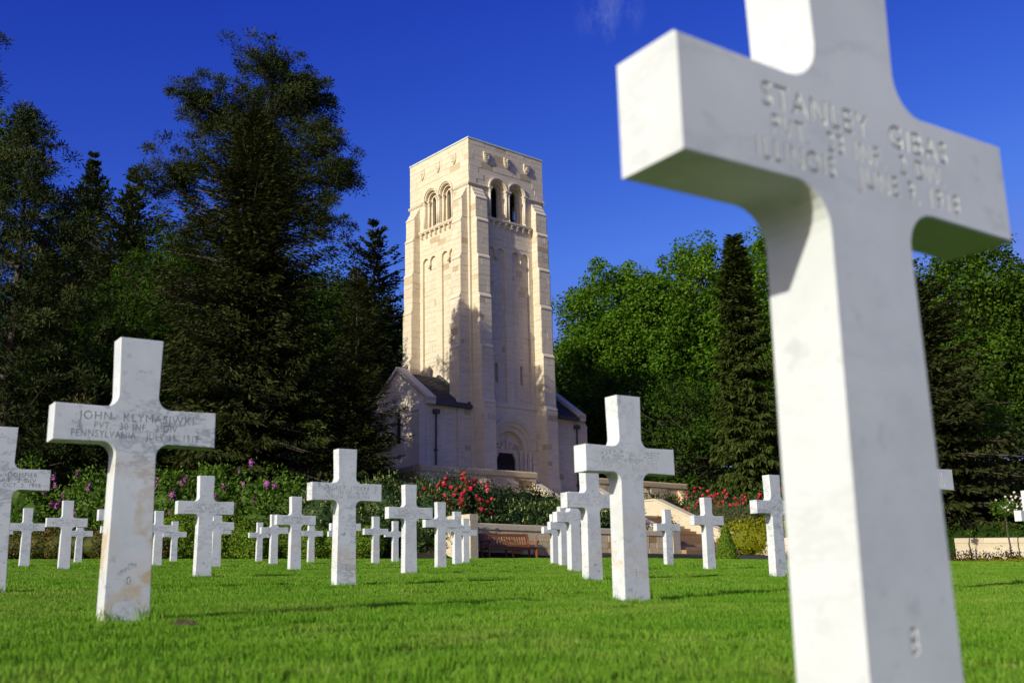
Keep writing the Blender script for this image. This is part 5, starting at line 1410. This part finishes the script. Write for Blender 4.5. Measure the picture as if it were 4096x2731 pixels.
flowers(r, P, N, g, 'red', 62, lambda P, N: (N[:,1] < .1) & (P[:,2] > .6) & (P[:,0]+.5*np.sin(P[:,2]*5) > -.9), size=.95); flowers(r, P, N, g, 'pink', 12, lambda P, N: (P[:,0] > .7) & (N[:,2] > .2))
bl = []
for u_ in np.arange(1.6, 10.4, .8):
    x, y = x1b - u_*math.cos(R(36.5)) - 1.65*math.sin(R(36.5)), y1b - u_*math.sin(R(36.5)) + 1.65*math.cos(R(36.5)); bl.append((x, y, tz(x, y)))
bx0, by0 = bl[5][0], bl[5][1]; bz0 = tz(bx0, by0)
r, g, P, N = shrub('rhododendron_hedge', 'long budding rhododendron hedge above the bench wall', bx0, by0, [(x-bx0, y-by0, z-bz0+.40, .85, .80, .95) for x, y, z in bl], M['rhodo'], 61, 11000, cat='hedge', **rh)
buds(r, P, N, g, 210, 1.1)
def row(s0, s1, q, step, r, zc, h):
    return [(to_world(s, q)[0], to_world(s, q)[1], zc, r, r, h) for s in np.arange(s0, s1, step)]
def shrub_row(name, label, cat, s0, s1, q, step, r, zc, h, mat, seed, n, **kw):
    rw = row(s0, s1, q, step, r, zc, h); m = rw[len(rw)//2]; z0 = tz(m[0], m[1])
    bl = [(b[0]-m[0], b[1]-m[1], tz(b[0], b[1])-z0+zc, r*random.uniform(.85,1.15), r, h*random.uniform(.8,1.2)) for b in rw]
    return shrub(name, label, m[0], m[1], bl, mat, seed, n, cat=cat, **kw)
shrub_row('dark_shrubs', 'dark low shrubs growing along the foot of the left terrace wall', 'shrubs', -8.2, .4, 6.4, .9, .9, .35, .75, M['shade_shrub'], 62, 6500, leaf=.15, aspect=.45)
r, g, P, N = shrub('rhododendron', 'rhododendron with mauve flowers at the corner of the terrace wall', -5.6, 48.3, [(0,0,.7,.9,.8,.9),(.9,.3,.5,.8,.7,.7)], M['shade_shrub'], 63, 2600, leaf=.15, aspect=.4)
flowers(r, P, N, g, 'mauve', 14, lambda P, N: (N[:,1] < .2) & (P[:,2] > .3)); flowers(r, P, N, g, 'pink', 4, lambda P, N: (N[:,2] > .5))
shrub_row('dark_shrubs', 'dark shrubs below the right terrace parapet', 'shrubs', 5.9, 13.5, 7.2, .9, 1.0, .4, .9, M['shade_shrub'], 64, 6500, leaf=.15, aspect=.45)
def stand(name, label, px_, py_, blobs, mat, seed, n, cat='shrub', **kw): return shrub(name, label, px_, py_, blobs, mat, seed, n, cat=cat, **kw)
r, g, P, N = stand('rhododendron', 'crimson-flowered rhododendrons on the bank right of the parapet', 11.6, 58.6, [(-1.6,.6,1.4,1.0,.8,1.0),(-.2,0,1.2,1.0,.8,1.0),(1.3,-.4,1.0,1.1,.8,1.1),(2.4,-.6,1.3,1.0,.8,1.1)], M['rhodo'], 65, 4600, **rh)
flowers(r, P, N, g, 'red', 110, lambda P, N: (N[:,1] < .1) & (P[:,2] > .9), size=.95); flowers(r, P, N, g, 'mauve', 3)
stand('laurel_bush', 'rounded dark green laurel above the crimson rhododendrons', 12.5, 61.8, [(0,0,1.1,1.2,1,1.5),(-1.4,0,.7,1.1,.9,1.1)], M['darkleaf'], 66, 4200, leaf=.16, aspect=.5)
stand('clipped_hedge', 'clipped grey-green hedge mound above the staircase wall', 10.4, 56.3, [(-1.8,0,.6,1.3,.9,.7),(-.6,0,.75,1.2,.9,.7),(.5,-.1,.75,1.2,.9,.7),(1.5,-.3,.7,1.0,.8,.7)], M['greyhedge'], 67, 6500, cat='hedge', leaf=.10, aspect=.5, jit=.035, core=.90)
stand('clipped_hedge', 'bright yellow-green clipped hedge above the low sunlit wall', 14.3, 53.3, [(x,-.35*max(0,x)-.1,.85,1.3,.8,1.0) for x in np.arange(-3.0,4.2,.6)], M['yellowhedge'], 68, 17000, cat='hedge', leaf=.10, aspect=.7, jit=.03, core=.90)
stand('clipped_hedge', 'low rounded grey-green hedge beside the cone topiary', 11.6, 54.2, [(-.3,-.6,.2,.9,.6,.7),(.5,-.7,.1,.9,.6,.6)], M['greyhedge'], 69, 3000, cat='hedge', leaf=.10, aspect=.5, jit=.035, core=.90)
# cone topiary
g = np.random.default_rng(70); n = 5200; t = 1-np.sqrt(g.uniform(0,1,n)); a = g.uniform(0,6.283,n); rr = .46*(1-t*.86)*(1+g.normal(0,.05,n))
C = np.stack([rr*np.cos(a), rr*np.sin(a), 1.42*t], 1); N = unit(np.stack([np.cos(a), np.sin(a), np.full(n,.3)], 1) + g.normal(0,.4,(n,3)))
root = empty('cone_topiary', (8.45, 43.6, tz(8.45, 43.6))); tag(root, 'cone-shaped clipped green topiary at the lawn edge', 'topiary')
leaves('foliage', C, unit(g.normal(0,1,(n,3))), N, .06*g.uniform(.7,1.3,n), .04, np.clip(.4+g.normal(0,.2,n),0,1), M['box'], root)
m = MB(); m.tube([(0,0,-.1),(0,0,.7),(0,0,1.36)], [.43,.26,.05], 14, .05); m.build('dark_foliage_core', M['box'], root)  # core in darkest tone, shade behind the leaves put into its colour
shrub('small_shrub', 'tiny clipped shrub on the path beside the blurred stem', 10.6, 43.2, [(0,0,.12,.28,.2,.2)], M['greyhedge'], 71, 500, .05)
# right edge planting
shrub('hedge', 'dense green hedge above the wall at the right edge', 21.6, 44.6, [(x,-x*1.0,.55+.02*abs(x),.9,.8,1.0) for x in np.arange(-3.0,4.0,.75)], M['darkleaf'], 72, 9000, .10, cat='hedge', jit=.06, core=.92)
shrub('dark_red_plants', 'row of low dark red plants in front of the right-hand wall', 18.3, 41.6, [(x,-x*.75,.08,.40,.26,.24+.06*math.sin(x*5)) for x in np.arange(-1.6,3.0,.42)], M['purpleleaf'], 73, 3600, .085, cat='plants', jit=.3, core=.6)
shrub('low_ground_cover', 'bright green edging plants before the dark red row', 18.0, 41.0, [(x,-x*.75,.02,.45,.2,.13) for x in np.arange(-1.6,3.0,.42)], M['yellowhedge'], 74, 2600, .05, cat='plants', jit=.12, core=.8)
def sapling(label, x, y, h, r, seed, white):
    g = np.random.default_rng(seed); root = tree_root('sapling', x, y, label, 'tree', None, 0)
    trunk_part(root, [(0,0,-.1),(.02,0,h*.3),(-.03,0,h*.6),(.02,0,h*.85)], [.035,.032,.028,.018], M['bark'])
    n = 700 if r > .3 else 120; d = unit(g.normal(0,1,(n,3))); C = np.array([0,0,h]) + d*np.array([r,r,r*.7])*g.uniform(.3,1,(n,1))
    leaves('crown', C, unit(g.normal(0,1,(n,3))), unit(d+g.normal(0,.6,(n,3))), .10*g.uniform(.7,1.3,n), .055, np.clip(.4+g.normal(0,.2,n),0,1), M['lilac'], root)
    if white:
        for i in range(34):
            o = link('flower_truss', TR['whitefl'], root, tuple(C[i]*np.array([1,1,1]) + np.array([.25,-.1,.18]))); o.scale = (.6,.6,.6)
sapling('young standard tree with white blossom at the right edge', 18.75, 41.2, 2.05, .62, 75, True)
sapling('thin bare-stemmed sapling against the left end of the right-hand wall', 17.95, 42.9, 1.15, .16, 76, False)
